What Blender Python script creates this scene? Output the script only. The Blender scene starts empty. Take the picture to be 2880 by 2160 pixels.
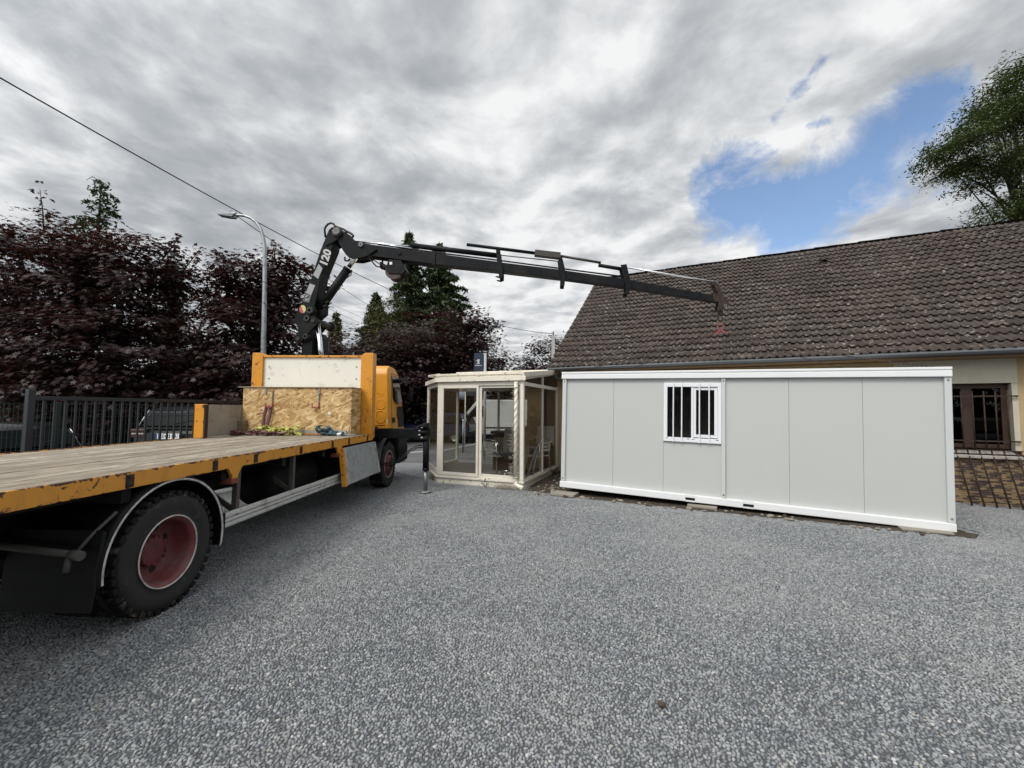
import bpy, bmesh, math, random
import numpy as np
from mathutils import Matrix, Vector, Euler
random.seed(7); RNG = np.random.default_rng(7)
S = bpy.context.scene
COL = S.collection
PI = math.pi
# ------------------------------------------------------------------ objects
def tag(o, label=None, cat=None, group=None, kind=None):
    if label: o['label'] = label
    if cat: o['category'] = cat
    if group: o['group'] = group
    if kind: o['kind'] = kind
    return o
def thing(name, label, cat, loc=(0, 0, 0), rz=0.0, group=None):
    o = bpy.data.objects.new(name, None); COL.objects.link(o)
    o.location = loc; o.rotation_euler = (0, 0, rz); o.empty_display_size = .2
    return tag(o, label, cat, group)
def copy_tree(o, parent=None):
    c = o.copy(); COL.objects.link(c); c.parent = parent
    for ch in list(o.children): copy_tree(ch, c)
    return c
class MB:
    """mesh builder: collects pieces, then links them as one mesh object"""
    def __init__(s, M=None, off=(0, 0, 0)):
        s.v = []; s.f = []; s.sm = []; s.M = M; s.off = Vector(off)
    def add(s, vs, fs, smooth=False):
        b = len(s.v); s.v += [Vector(v) + s.off for v in vs]
        for f in fs: s.f.append([b + i for i in f]); s.sm.append(smooth)
        return s
    def box(s, a, b):
        x0, y0, z0 = [min(p, q) for p, q in zip(a, b)]; x1, y1, z1 = [max(p, q) for p, q in zip(a, b)]
        return s.add([(x0,y0,z0),(x1,y0,z0),(x1,y1,z0),(x0,y1,z0),(x0,y0,z1),(x1,y0,z1),(x1,y1,z1),(x0,y1,z1)],
            [(3,2,1,0),(4,5,6,7),(0,1,5,4),(1,2,6,5),(2,3,7,6),(3,0,4,7)])
    def cham(s, a, b, c=.008):
        """box with chamfered edges"""
        bm = bmesh.new(); x0, y0, z0 = [min(p, q) for p, q in zip(a, b)]; x1, y1, z1 = [max(p, q) for p, q in zip(a, b)]
        bmesh.ops.create_cube(bm, size=1, matrix=Matrix.Translation(((x0+x1)/2,(y0+y1)/2,(z0+z1)/2)) @ Matrix.Diagonal((x1-x0,y1-y0,z1-z0,1)))
        c = min(c, (x1-x0)*.3, (y1-y0)*.3, (z1-z0)*.3)
        bmesh.ops.bevel(bm, geom=bm.edges[:], offset=c, segments=2, profile=.6, affect='EDGES')
        bm.verts.index_update()
        s.add([v.co.copy() for v in bm.verts], [[v.index for v in f.verts] for f in bm.faces]); bm.free(); return s
    def bar(s, p, q, w, h, up=(0, 0, 1)):
        p = Vector(p); q = Vector(q); d = (q - p).normalized(); u = Vector(up)
        x = d.cross(u)
        if x.length < 1e-4: x = d.cross(Vector((1, 0, 0)))
        x.normalize(); u = x.cross(d).normalized(); x *= w / 2; u *= h / 2
        return s.add([p-x-u,p+x-u,p+x+u,p-x+u,q-x-u,q+x-u,q+x+u,q-x+u],
            [(0,1,2,3),(7,6,5,4),(4,5,1,0),(5,6,2,1),(6,7,3,2),(7,4,0,3)])
    def cyl(s, p, q, r, r2=None, n=12, cap=True):
        p = Vector(p); q = Vector(q); r2 = r if r2 is None else r2
        d = (q - p).normalized(); x = d.orthogonal().normalized(); y = d.cross(x)
        vs = []
        for c, rr in ((p, r), (q, r2)):
            for i in range(n):
                a = 2*PI*i/n; vs.append(c + x*(rr*math.cos(a)) + y*(rr*math.sin(a)))
        b = len(s.v); s.add(vs, [(i, (i+1) % n, n+(i+1) % n, n+i) for i in range(n)], True)
        if cap:
            for off, rev in ((0, True), (n, False)):
                f = [b+off+i for i in range(n)]; s.f.append(f[::-1] if rev else f); s.sm.append(False)
        return s
    def tube(s, pts, r, n=8, cap=True):
        P = [Vector(p) for p in pts]; m = len(P); R = r if isinstance(r, (list, tuple)) else [r]*m
        ref = None; vs = []
        for i in range(m):
            t = (P[min(i+1, m-1)] - P[max(i-1, 0)]).normalized()
            if ref is None: ref = t.orthogonal().normalized()
            ref = (ref - t*ref.dot(t)).normalized(); y = t.cross(ref)
            for k in range(n):
                a = 2*PI*k/n; vs.append(P[i] + ref*(R[i]*math.cos(a)) + y*(R[i]*math.sin(a)))
        fs = [(i*n+k, i*n+(k+1) % n, (i+1)*n+(k+1) % n, (i+1)*n+k) for i in range(m-1) for k in range(n)]
        b = len(s.v); s.add(vs, fs, True)
        if cap:
            s.f.append([b+k for k in range(n)][::-1]); s.f.append([b+(m-1)*n+k for k in range(n)]); s.sm += [False, False]
        return s
    def ribbon(s, pts, wv, th=.004):
        """flat strap along pts, width vectors wv"""
        P = [Vector(p) for p in pts]; m = len(P); vs = []
        for i in range(m):
            t = (P[min(i+1, m-1)] - P[max(i-1, 0)]).normalized(); w = Vector(wv[i] if isinstance(wv, list) else wv)
            nrm = t.cross(w).normalized()*th/2; w = w/2
            vs += [P[i]-w-nrm, P[i]+w-nrm, P[i]+w+nrm, P[i]-w+nrm]
        fs = [(i*4+k, i*4+(k+1) % 4, (i+1)*4+(k+1) % 4, (i+1)*4+k) for i in range(m-1) for k in range(4)]
        fs += [(3,2,1,0), tuple((m-1)*4+k for k in range(4))]
        return s.add(vs, fs, True)
    def prism(s, pts, t0, t1, plane='xz'):
        """extrude outline (a,b) between t0 and t1 along the third axis"""
        def P(a, b, t): return {'xz': (a, t, b), 'yz': (t, a, b), 'xy': (a, b, t)}[plane]
        n = len(pts); vs = [P(a, b, t0) for a, b in pts] + [P(a, b, t1) for a, b in pts]
        area = sum(pts[i][0]*pts[(i+1) % n][1] - pts[(i+1) % n][0]*pts[i][1] for i in range(n))
        fs = [list(range(n)), list(range(2*n-1, n-1, -1))] + [[(i+1) % n, i, n+i, n+(i+1) % n] for i in range(n)]
        flip = (area > 0) == (plane in ('yz', 'xy'))
        if t1 < t0: flip = not flip
        if flip: fs = [f[::-1] for f in fs]
        return s.add(vs, fs)
    def lathe(s, prof, c, axis='x', n=40, a0=0, a1=2*PI, smooth=True):
        """prof: (radius, along) revolved about an axis through c"""
        c = Vector(c); full = abs(a1-a0-2*PI) < 1e-6; m = n if full else n+1; vs = []
        for i in range(m):
            a = a0 + (a1-a0)*i/n; ca, sa = math.cos(a), math.sin(a)
            for r, t in prof:
                vs.append(c + Vector({'x': (t, r*ca, r*sa), 'y': (r*ca, t, r*sa), 'z': (r*ca, r*sa, t)}[axis]))
        k = len(prof)
        fs = [(i*k+j, i*k+j+1, ((i+1) % m)*k+j+1, ((i+1) % m)*k+j) for i in range(n) for j in range(k-1)]
        return s.add(vs, fs, smooth)
    def build(s, name, mat, parent=None, bev=0.0, smooth=None):
        me = bpy.data.meshes.new(name)
        vs = [tuple(s.M @ v) if s.M is not None else tuple(v) for v in s.v]
        me.from_pydata(vs, [], s.f); me.update()
        me.polygons.foreach_set('use_smooth', s.sm if smooth is None else [smooth]*len(s.f))
        if mat: me.materials.append(mat)
        o = bpy.data.objects.new(name, me); COL.objects.link(o); o.parent = parent
        if bev:
            b = o.modifiers.new('bevel', 'BEVEL'); b.width = bev; b.segments = 2; b.limit_method = 'ANGLE'; b.angle_limit = .7
        return o
def each(mb, name, mat, parent, bev=0.0):
    """links every loose piece of a builder as an object of its own"""
    n = len(mb.v); par = list(range(n))
    def find(i):
        while par[i] != i: par[i] = par[par[i]]; i = par[i]
        return i
    for f in mb.f:
        r = find(f[0])
        for i in f[1:]: par[find(i)] = r
    grp = {}
    for k, f in enumerate(mb.f): grp.setdefault(find(f[0]), []).append(k)
    out = []
    for ks in grp.values():
        m = MB(M=mb.M); ids = {}
        for k in ks:
            f = []
            for i in mb.f[k]:
                if i not in ids: ids[i] = len(m.v); m.v.append(mb.v[i])
                f.append(ids[i])
            m.f.append(f); m.sm.append(mb.sm[k])
        out.append(m.build(name, mat, parent, bev))
    return out
def bigmesh(name, V, loops, sizes, mat, parent=None, smooth=False):
    """fast mesh from numpy arrays"""
    me = bpy.data.meshes.new(name); V = np.asarray(V, np.float32); loops = np.asarray(loops, np.int32); sizes = np.asarray(sizes, np.int32)
    me.vertices.add(len(V)); me.vertices.foreach_set('co', V.ravel())
    me.loops.add(len(loops)); me.loops.foreach_set('vertex_index', loops)
    me.polygons.add(len(sizes)); st = np.concatenate(([0], np.cumsum(sizes)[:-1])).astype(np.int32)
    me.polygons.foreach_set('loop_start', st); me.polygons.foreach_set('loop_total', sizes)
    if smooth: me.polygons.foreach_set('use_smooth', np.ones(len(sizes), bool))
    me.update(calc_edges=True); me.validate(); me.materials.append(mat)
    o = bpy.data.objects.new(name, me); COL.objects.link(o); o.parent = parent
    return o
def text_mesh(name, txt, size, mat, parent, M, depth=.002, bold=0.0, shear=0.0, sx=1.0):
    cu = bpy.data.curves.new(name, 'FONT'); cu.body = txt; cu.size = size; cu.extrude = depth; cu.offset = bold; cu.shear = shear
    cu.align_x = 'CENTER'; cu.align_y = 'CENTER'; cu.resolution_u = 4
    t = bpy.data.objects.new(name, cu); COL.objects.link(t)
    dg = bpy.context.evaluated_depsgraph_get(); me = bpy.data.meshes.new_from_object(t.evaluated_get(dg))
    COL.objects.unlink(t); bpy.data.objects.remove(t)
    me.transform(M @ Matrix.Diagonal((sx, 1, 1, 1))); me.materials.clear(); me.materials.append(mat)
    o = bpy.data.objects.new(name, me); COL.objects.link(o); o.parent = parent
    return o
# ------------------------------------------------------------------ materials
class NT:
    def __init__(s, name):
        s.m = bpy.data.materials.new(name); s.m.use_nodes = True; s.t = s.m.node_tree; s.t.nodes.clear()
        s.out = s.t.nodes.new('ShaderNodeOutputMaterial'); s._co = None
    def n(s, typ, **kw):
        nd = s.t.nodes.new(typ)
        for k, v in kw.items():
            setattr(nd, k, v)
        return nd
    def link(s, a, b): s.t.links.new(a, b)
    def co(s, kind='Object'):
        if s._co is None: s._co = s.n('ShaderNodeTexCoord')
        return s._co.outputs[kind]
    def mapping(s, src, sc=(1, 1, 1), rot=(0, 0, 0), loc=(0, 0, 0)):
        m = s.n('ShaderNodeMapping'); s.link(src, m.inputs[0]); m.inputs['Scale'].default_value = sc; m.inputs['Rotation'].default_value = rot; m.inputs['Location'].default_value = loc
        return m.outputs[0]
    def noise(s, scale, detail=3, rough=.55, vec=None, dist=0.0, out='Fac'):
        nd = s.n('ShaderNodeTexNoise'); nd.inputs['Scale'].default_value = scale; nd.inputs['Detail'].default_value = detail
        nd.inputs['Roughness'].default_value = rough; nd.inputs['Distortion'].default_value = dist
        s.link(vec if vec is not None else s.co(), nd.inputs['Vector']); return nd.outputs[out]
    def voro(s, scale, vec=None, feat='F1', out='Distance', rnd=1.0):
        nd = s.n('ShaderNodeTexVoronoi'); nd.feature = feat; nd.inputs['Scale'].default_value = scale; nd.inputs['Randomness'].default_value = rnd
        s.link(vec if vec is not None else s.co(), nd.inputs['Vector']); return nd.outputs[out]
    def ramp(s, fac, stops, interp='LINEAR'):
        r = s.n('ShaderNodeValToRGB'); r.color_ramp.interpolation = interp; e = r.color_ramp.elements
        while len(e) < len(stops): e.new(.5)
        for el, (p, c) in zip(e, stops):
            el.position = p; el.color = (c, c, c, 1) if isinstance(c, (int, float)) else (*c[:3], 1)
        s.link(fac, r.inputs[0]); return r.outputs[0]
    def mix(s, fac, a, b, mode='MIX'):
        m = s.n('ShaderNodeMix'); m.data_type = 'RGBA'; m.blend_type = mode
        for i, v in ((0, fac), (6, a), (7, b)):
            if hasattr(v, 'is_linked'): s.link(v, m.inputs[i])
            elif i == 0: m.inputs[0].default_value = v
            else: m.inputs[i].default_value = (*v[:3], 1)
        return m.outputs[2]
    def math(s, op, a, b=0.0, clamp=False):
        m = s.n('ShaderNodeMath'); m.operation = op; m.use_clamp = clamp
        for i, v in ((0, a), (1, b)):
            if hasattr(v, 'is_linked'): s.link(v, m.inputs[i])
            else: m.inputs[i].default_value = v
        return m.outputs[0]
    def bump(s, h, strength=.3, dist=.01):
        b = s.n('ShaderNodeBump'); b.inputs['Strength'].default_value = strength; b.inputs['Distance'].default_value = dist
        s.link(h, b.inputs['Height']); return b.outputs[0]
    def prin(s, col, rough=.6, metal=0.0, normal=None, spec=None, coat=0.0, extra=None):
        p = s.n('ShaderNodeBsdfPrincipled')
        for k, v in (('Base Color', col), ('Roughness', rough), ('Metallic', metal)):
            if hasattr(v, 'is_linked'): s.link(v, p.inputs[k])
            else: p.inputs[k].default_value = (*v[:3], 1) if k == 'Base Color' else v
        if spec is not None: p.inputs['Specular IOR Level'].default_value = spec
        if coat: p.inputs['Coat Weight'].default_value = coat; p.inputs['Coat Roughness'].default_value = .15
        if normal is not None: s.link(normal, p.inputs['Normal'])
        s.link(p.outputs[0], s.out.inputs[0]); return p
def plain(name, col, rough=.6, metal=0.0, var=.12, sc=6.0, bump=0.0, bsc=60.0, spec=None, coat=0.0, dirt=None, dsc=3.0, dth=(.5, .7)):
    """painted / moulded surface with mottling, faint bump and optional dirt colour"""
    t = NT(name); n = t.noise(sc, 5, .6)
    c = t.mix(n, tuple(x*(1-var) for x in col), tuple(min(1, x*(1+var)) for x in col))
    if dirt is not None:
        d = t.ramp(t.noise(dsc, 6, .65), [(dth[0], 0), (dth[1], 1)]); c = t.mix(d, c, dirt)
    rr = t.math('ADD', rough-.06, t.math('MULTIPLY', t.noise(sc*2.3, 3), .12))
    nm = t.bump(t.noise(bsc, 4), bump, .004) if bump else None
    t.prin(c, rr, metal, nm, spec, coat); return t.m
# ------------------------------------------------------------------ camera
F = 1180.0; PITCH = math.atan(72/F); ROLL = .006; CAMZ = 1.80
cam = bpy.data.cameras.new('camera'); co = bpy.data.objects.new('camera', cam); COL.objects.link(co); S.camera = co
cam.sensor_width = 36; cam.lens = 36*F/2880; cam.clip_end = 2000; cam.clip_start = .05
_fw = Vector((0, math.cos(PITCH), math.sin(PITCH))); _r = Vector((1, 0, 0)); _u = Vector((0, -math.sin(PITCH), math.cos(PITCH)))
_R = _r*math.cos(ROLL) + _u*math.sin(ROLL); _U = _u*math.cos(ROLL) - _r*math.sin(ROLL)
co.matrix_world = Matrix(((_R.x, _U.x, -_fw.x, 0), (_R.y, _U.y, -_fw.y, 0), (_R.z, _U.z, -_fw.z, CAMZ), (0, 0, 0, 1)))
def look(px, py):  # unit direction in which the photograph shows a feature of the sky
    return (_fw + _R*((px-1440)/F) - _U*((py-1080)/F)).normalized()
S.view_settings.view_transform = 'Standard'; S.view_settings.look = 'None'; S.view_settings.gamma = 1; S.view_settings.exposure = 0.45
S.render.engine = 'CYCLES'
S.cycles.max_bounces = 6; S.cycles.diffuse_bounces = 2; S.cycles.transparent_max_bounces = 14; S.cycles.caustics_reflective = False; S.cycles.caustics_refractive = False
# ------------------------------------------------------------------ sun + sky
SUN = Vector((-.42, -.50, .76)).normalized()
sl = bpy.data.lights.new('sun', 'SUN'); sl.energy = 1.5; sl.angle = math.radians(18); sl.color = (1, .95, .88)
so = bpy.data.objects.new('sun', sl); COL.objects.link(so); so.rotation_euler = SUN.to_track_quat('Z', 'Y').to_euler(); so.location = (0, 0, 40)
W = bpy.data.worlds.new('World'); S.world = W; W.use_nodes = True
def build_world():
    t = NT.__new__(NT); t.t = W.node_tree; t.t.nodes.clear(); t._co = None
    out = t.n('ShaderNodeOutputWorld')
    sky = t.n('ShaderNodeTexSky'); sky.sky_type = 'NISHITA'; sky.sun_disc = False
    sky.sun_elevation = math.asin(SUN.z); sky.sun_rotation = math.atan2(SUN.x, SUN.y); sky.air_density = 1.0; sky.dust_density = .6; sky.ozone_density = 2.0
    d = t.co('Generated')
    def dot(v):
        m = t.n('ShaderNodeVectorMath'); m.operation = 'DOT_PRODUCT'; t.link(d, m.inputs[0]); m.inputs[1].default_value = v; return m.outputs['Value']
    sep = t.n('ShaderNodeSeparateXYZ'); t.link(d, sep.inputs[0])
    z = t.math('MAXIMUM', t.math('ADD', sep.outputs[2], .10), .05)
    cmb = t.n('ShaderNodeCombineXYZ'); t.link(t.math('DIVIDE', sep.outputs[0], z), cmb.inputs[0]); t.link(t.math('DIVIDE', sep.outputs[1], z), cmb.inputs[1])
    plane = cmb.outputs[0]                                  # the cloud deck, a flat layer overhead
    pm = t.mapping(plane, (1.0, .95, 1), (0, 0, .12), (3.3, 1.7, 0)); pm2 = t.mapping(plane, (1.0, .95, 1), (0, 0, .12), (3.35, 1.79, 0))
    n1 = t.noise(1.15, 3, .5, pm, .5); n2 = t.noise(2.7, 8, .56, pm, .25); n2b = t.noise(2.7, 8, .56, pm2, .25); n3 = t.noise(6.5, 6, .6, pm, .2)
    relief = t.math('MULTIPLY', t.math('SUBTRACT', n2b, n2), .85)
    dens = t.math('ADD', t.math('MULTIPLY', n1, .44), t.math('ADD', t.math('MULTIPLY', n2, .41), t.math('MULTIPLY', n3, .15)))
    # thinner, brighter cloud to the right of centre; heavy cloud to the left and overhead
    br = dot(tuple(look(1800, 430))); g = t.math('POWER', t.math('MAXIMUM', br, 0.0), 5.0)
    br2 = dot(tuple(look(1500, 960))); g2 = t.math('POWER', t.math('MAXIMUM', br2, 0.0), 14.0)
    thin = t.math('ADD', t.math('ADD', dens, relief), t.math('ADD', t.math('MULTIPLY', g, .060), t.math('MULTIPLY', g2, .055)))
    cl = t.ramp(thin, [(.33, (.335, .358, .385)), (.43, (.41, .432, .457)), (.51, (.515, .535, .555)), (.58, (.65, .665, .68)), (.67, (.83, .835, .84))])
    # unseen cloud around the sun, behind the camera, brightened to light the scene
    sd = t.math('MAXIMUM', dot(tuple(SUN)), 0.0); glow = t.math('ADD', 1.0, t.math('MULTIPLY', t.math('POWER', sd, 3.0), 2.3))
    # gap of blue sky: ellipses on the tangent plane round its centre, ragged by noise
    c0 = look(2240, 480); ax = (Vector((_R.x, _R.y, _R.z)) - c0*c0.dot(_R)).normalized(); ay = c0.cross(ax)*-1
    if ay.z < 0: ay = -ay
    cz = t.math('MAXIMUM', dot(tuple(c0)), .05); u = t.math('DIVIDE', dot(tuple(ax)), cz); v = t.math('DIVIDE', dot(tuple(ay)), cz)
    uv = t.n('ShaderNodeCombineXYZ'); t.link(u, uv.inputs[0]); t.link(v, uv.inputs[1])
    wob = t.n('ShaderNodeTexNoise'); wob.inputs['Scale'].default_value = 6.5; wob.inputs['Detail'].default_value = 9; wob.inputs['Roughness'].default_value = .66; wob.inputs['Distortion'].default_value = .4; t.link(uv.outputs[0], wob.inputs['Vector'])
    def loc(px, py):
        q = look(px, py); k = q.dot(c0); return q.dot(ax)/k, q.dot(ay)/k
    best = None
    for (px, py, qx, qy, wd) in ((2040, 565, 2260, 580, 110), (2190, 600, 2430, 470, 110), (2400, 470, 2570, 340, 95), (2180, 330, 2310, 170, 48), (2275, 350, 2330, 340, 34), (1940, 640, 1960, 660, 30), (2190, 660, 2260, 690, 32), (2010, 560, 2080, 500, 30)):
        a = Vector(loc(px, py)); b = Vector(loc(qx, qy)); L = (b-a).length; e = (b-a).normalized(); w = wd/F*.83
        # distance to a capsule
        du = t.math('SUBTRACT', u, a.x); dv = t.math('SUBTRACT', v, a.y)
        al = t.math('ADD', t.math('MULTIPLY', du, e.x), t.math('MULTIPLY', dv, e.y)); alc = t.math('MINIMUM', t.math('MAXIMUM', al, 0.0), L)
        ac = t.math('ADD', t.math('MULTIPLY', du, -e.y), t.math('MULTIPLY', dv, e.x))
        dd = t.math('SUBTRACT', al, alc)
        ds = t.math('SQRT', t.math('ADD', t.math('MULTIPLY', dd, dd), t.math('MULTIPLY', ac, ac)))
        f = t.math('SUBTRACT', 1.0 if wd > 50 else .22, t.math('DIVIDE', ds, w)); best = f if best is None else t.math('MAXIMUM', best, f)
    fld = t.math('ADD', t.math('ADD', best, .12), t.math('MULTIPLY', t.math('SUBTRACT', wob.outputs['Fac'], .49), 3.4))
    hole = t.ramp(fld, [(.0, 0), (.3, .55), (.7, 1)], 'LINEAR')
    front = t.ramp(dot(tuple(c0)), [(.3, 0), (.4, 1)]); hole = t.math('MULTIPLY', hole, front)
    b1 = t.n('ShaderNodeBackground'); t.link(sky.outputs[0], b1.inputs[0]); b1.inputs[1].default_value = .128
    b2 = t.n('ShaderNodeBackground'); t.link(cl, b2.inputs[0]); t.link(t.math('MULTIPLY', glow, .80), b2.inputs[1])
    mx = t.n('ShaderNodeMixShader'); t.link(t.math('MULTIPLY', hole, .97), mx.inputs[0]); t.link(b2.outputs[0], mx.inputs[1]); t.link(b1.outputs[0], mx.inputs[2])
    t.link(mx.outputs[0], out.inputs[0])
build_world()
# ------------------------------------------------------------------ materials
def make_gravel(name, stone=62.0, near=False):
    t = NT(name); co = t.co('Object') if not near else None
    if near:
        oi = t.n('ShaderNodeObjectInfo'); c = t.ramp(oi.outputs['Random'], [(0, (.085, .092, .098)), (.35, (.158, .168, .176)), (.7, (.235, .247, .256)), (.93, (.33, .340, .345)), (.975, (.36, .362, .355)), (.988, (.34, .31, .265)), (1, (.56, .55, .53))])
        pos = t.n('ShaderNodeNewGeometry').outputs['Position']
        c = t.mix(t.ramp(t.noise(.55, 4, .6, pos), [(.40, 0), (.62, 1)]), c, t.mix(.32, c, (.36, .36, .35)), 'MIX'); c = t.mix(t.ramp(t.noise(1.7, 5, .65, pos), [(.50, 0), (.72, .18)]), c, (.13, .122, .11))
        t.prin(c, t.math('ADD', .45, t.math('MULTIPLY', oi.outputs['Random'], .2)), 0, t.bump(t.noise(180, 3, .6, pos), .25, .002)); return t.m
    vc = t.voro(stone, co, out='Color'); vd = t.voro(stone, co); g = t.n('ShaderNodeSeparateColor'); t.link(vc, g.inputs[0])
    vc2 = t.voro(stone*.42, co, out='Color'); g2 = t.n('ShaderNodeSeparateColor'); t.link(vc2, g2.inputs[0])
    c = t.ramp(g.outputs[0], [(0, (.085, .090, .094)), (.4, (.185, .193, .199)), (.75, (.29, .30, .304)), (.95, (.40, .405, .405)), (1, (.62, .615, .60))])
    c = t.mix(.18, c, t.ramp(g2.outputs[1], [(0, (.11, .118, .126)), (1, (.27, .28, .288))]))
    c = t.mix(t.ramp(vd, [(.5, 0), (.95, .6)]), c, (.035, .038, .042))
    big = t.noise(.55, 4, .6, co); c = t.mix(t.ramp(big, [(.35, 0), (.7, .5)]), c, (.30, .305, .305))
    h = t.math('SUBTRACT', 1.0, vd)
    t.prin(c, .55, 0, t.bump(h, .9, .012)); return t.m
def make_ground():
    t = NT('verge earth'); c = t.ramp(t.noise(.9, 6, .65), [(.3, (.030, .040, .014)), (.55, (.060, .075, .022)), (.75, (.10, .105, .045))])
    t.prin(c, .9, 0, t.bump(t.noise(40, 4), .5, .03)); return t.m
def make_asphalt():
    t = NT('asphalt'); c = t.mix(t.noise(90, 2), (.075, .078, .082), (.15, .152, .155)); c = t.mix(t.ramp(t.noise(.5, 5), [(.4, 0), (.65, .6)]), c, (.17, .165, .155))
    t.prin(c, .75, 0, t.bump(t.noise(120, 3), .3, .005)); return t.m
def make_soil():
    t = NT('dug soil'); c = t.ramp(t.noise(9, 6, .65), [(.3, (.030, .022, .015)), (.55, (.065, .050, .036)), (.72, (.13, .105, .078))])
    c = t.mix(t.ramp(t.voro(38, out='Distance'), [(.1, .55), (.22, 0)]), c, (.22, .19, .15))
    t.prin(c, .95, 0, t.bump(t.noise(22, 6, .7), 1.0, .04)); return t.m
M = {}
M['gravel'] = make_gravel('gravel sheet', 46.0); M['stones'] = make_gravel('gravel stones', near=True)
M['bed'] = plain('gravel bed', (.075, .080, .085), .9, var=.4, sc=60); M['earth'] = make_ground(); M['asphalt'] = make_asphalt(); M['soil'] = make_soil()
M['line'] = plain('road paint', (.72, .72, .69), .7, var=.15, sc=9, dirt=(.2, .2, .2), dsc=7, dth=(.55, .75))
def make_orange(name, chips=.62, base=(.71, .30, .024), edge=None):
    t = NT(name); n = t.noise(2.2, 5, .6); c = t.mix(n, tuple(x*.82 for x in base), tuple(x*1.12 for x in base))
    st = t.noise(9, 6, .7, t.mapping(t.co(), (1, 1, .25))); c = t.mix(t.ramp(st, [(.52, 0), (.75, .45)]), c, (.28, .15, .05))
    r = t.noise(11, 8, .72, dist=.6)
    if edge:
        # knocks along the top and bottom arris of the rail
        sp = t.n('ShaderNodeSeparateXYZ'); t.link(t.co(), sp.inputs[0]); r = t.math('ADD', r, t.ramp(t.math('ADD', t.math('MULTIPLY', sp.outputs[2], 4.0), edge), [(.38, .10), (.45, 0), (.79, 0), (.9, .16)]))
        t.link
    k = t.ramp(r, [(chips, 0), (chips+.025, 1)])
    c = t.mix(k, c, t.mix(t.noise(40, 3), (.045, .026, .02), (.12, .055, .035)))
    t.prin(c, t.math('ADD', .42, t.math('MULTIPLY', k, .4)), 0, t.bump(t.math('SUBTRACT', t.noise(30, 4), k), .25, .004), coat=.1); return t.m
M['orange'] = make_orange('chipped orange paint', .605, edge=-4.25); M['orange_cab'] = make_orange('orange cab paint', .80, (.76, .32, .022))
M['orange_worn'] = make_orange('badly worn orange paint', .585)
def make_deck():
    t = NT('weathered deck boards'); co = t.co()
    s1 = t.noise(5, 6, .65, t.mapping(co, (6, .35, 3))); s2 = t.noise(24, 5, .7, t.mapping(co, (5, .22, 3)))
    c = t.ramp(s1, [(.26, (.12, .085, .055)), (.42, (.27, .215, .15)), (.56, (.46, .395, .30)), (.72, (.70, .645, .545))]); isl = t.n('ShaderNodeNewGeometry').outputs['Random Per Island']; c = t.mix(t.ramp(isl, [(0, .55), (.35, .15), (.6, 0), (1, 0)]), c, (.17, .135, .095)); c = t.mix(t.ramp(isl, [(.65, 0), (1, .45)]), c, (.70, .66, .59))
    c = t.mix(t.ramp(s2, [(.40, .9), (.55, 0)]), c, (.105, .085, .065))
    dk = t.noise(1.3, 6, .6, t.mapping(co, (1.2, .5, 1))); c = t.mix(t.ramp(dk, [(.5, 0), (.72, .6)]), c, (.19, .16, .12))
    gp = t.n('ShaderNodeTexWave'); gp.wave_type = 'BANDS'; gp.bands_direction = 'X'; gp.inputs['Scale'].default_value = 1.75; t.link(co, gp.inputs[0])
    gap = t.ramp(gp.outputs['Fac'], [(.0, .0), (.03, 0)])
    spot = t.ramp(t.noise(3.1, 7, .7, t.mapping(co, (1, .5, 1))), [(.68, 0), (.73, .8)]); c = t.mix(spot, c, (.06, .05, .04))
    t.prin(c, .8, 0, t.bump(t.math('SUBTRACT', s2, gap), .4, .006)); return t.m
M['deck'] = make_deck()
def make_osb():
    t = NT('strand board'); co = t.co(); acc = None
    for i, (a, sc, st) in enumerate(((.1, 12, 4.2), (1.15, 13, 4.0), (-.55, 11, 4.6), (.42, 13, 4.4))):
        # flat strands lying in the board's own plane
        m = t.mapping(co, (1, 1, 1), (0, a, 0)); m = t.mapping(m, (1, .6, st)); v = t.voro(sc*.55, m, out='Color')
        g = t.n('ShaderNodeSeparateColor'); t.link(v, g.inputs[0])
        c = t.ramp(g.outputs[i % 3], [(.05, (.30, .165, .055)), (.3, (.52, .32, .125)), (.7, (.66, .45, .20)), (1, (.80, .62, .35))])
        acc = c if acc is None else t.mix(t.ramp(g.outputs[(i+1) % 3], [(.48, 0), (.52, 1)]), acc, c)
    c = t.mix(t.ramp(t.noise(7, 5), [(.35, .35), (.6, 0)]), acc, (.30, .17, .06))
    t.prin(c, .6, 0, t.bump(t.noise(30, 4), .15, .003)); return t.m
M['osb'] = make_osb()
M['ply'] = plain('grey plywood', (.33, .30, .255), .75, var=.2, sc=3, bump=.2, dirt=(.20, .18, .15), dsc=5, dth=(.5, .75))
M['whiteply'] = plain('scuffed white board', (.82, .80, .71), .5, var=.06, sc=2.2, dirt=(.46, .44, .38), dsc=5, dth=(.56, .74))
M['black'] = plain('dusty black crane paint', (.0075, .0085, .010), .5, var=.3, sc=5, bump=.1, spec=.14, dirt=(.026, .023, .020), dsc=3.5, dth=(.48, .78))
M['blackmetal'] = plain('chassis black', (.006, .006, .0065), .65, var=.3, sc=4, spec=.2, dirt=(.02, .018, .016), dsc=5)
M['mudblack'] = plain('black plastic', (.006, .0062, .007), .55, var=.2, sc=4, spec=.22, dirt=(.035, .032, .029), dsc=2.2, dth=(.56, .8))
def make_tyre():
    t = NT('tyre rubber'); c = t.mix(t.noise(4, 6, .65), (.010, .010, .010), (.030, .0285, .027))
    c = t.mix(t.ramp(t.noise(13, 7, .7), [(.60, 0), (.72, .55)]), c, (.14, .13, .115)); t.prin(c, .8, 0, t.bump(t.noise(60, 3), .15, .003)); return t.m
M['tyre'] = make_tyre(); M['tread'] = plain('dusty tread rubber', (.014, .0135, .013), .9, var=.3, sc=8, spec=.2, dirt=(.15, .13, .105), dsc=7, dth=(.55, .68))
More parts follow.
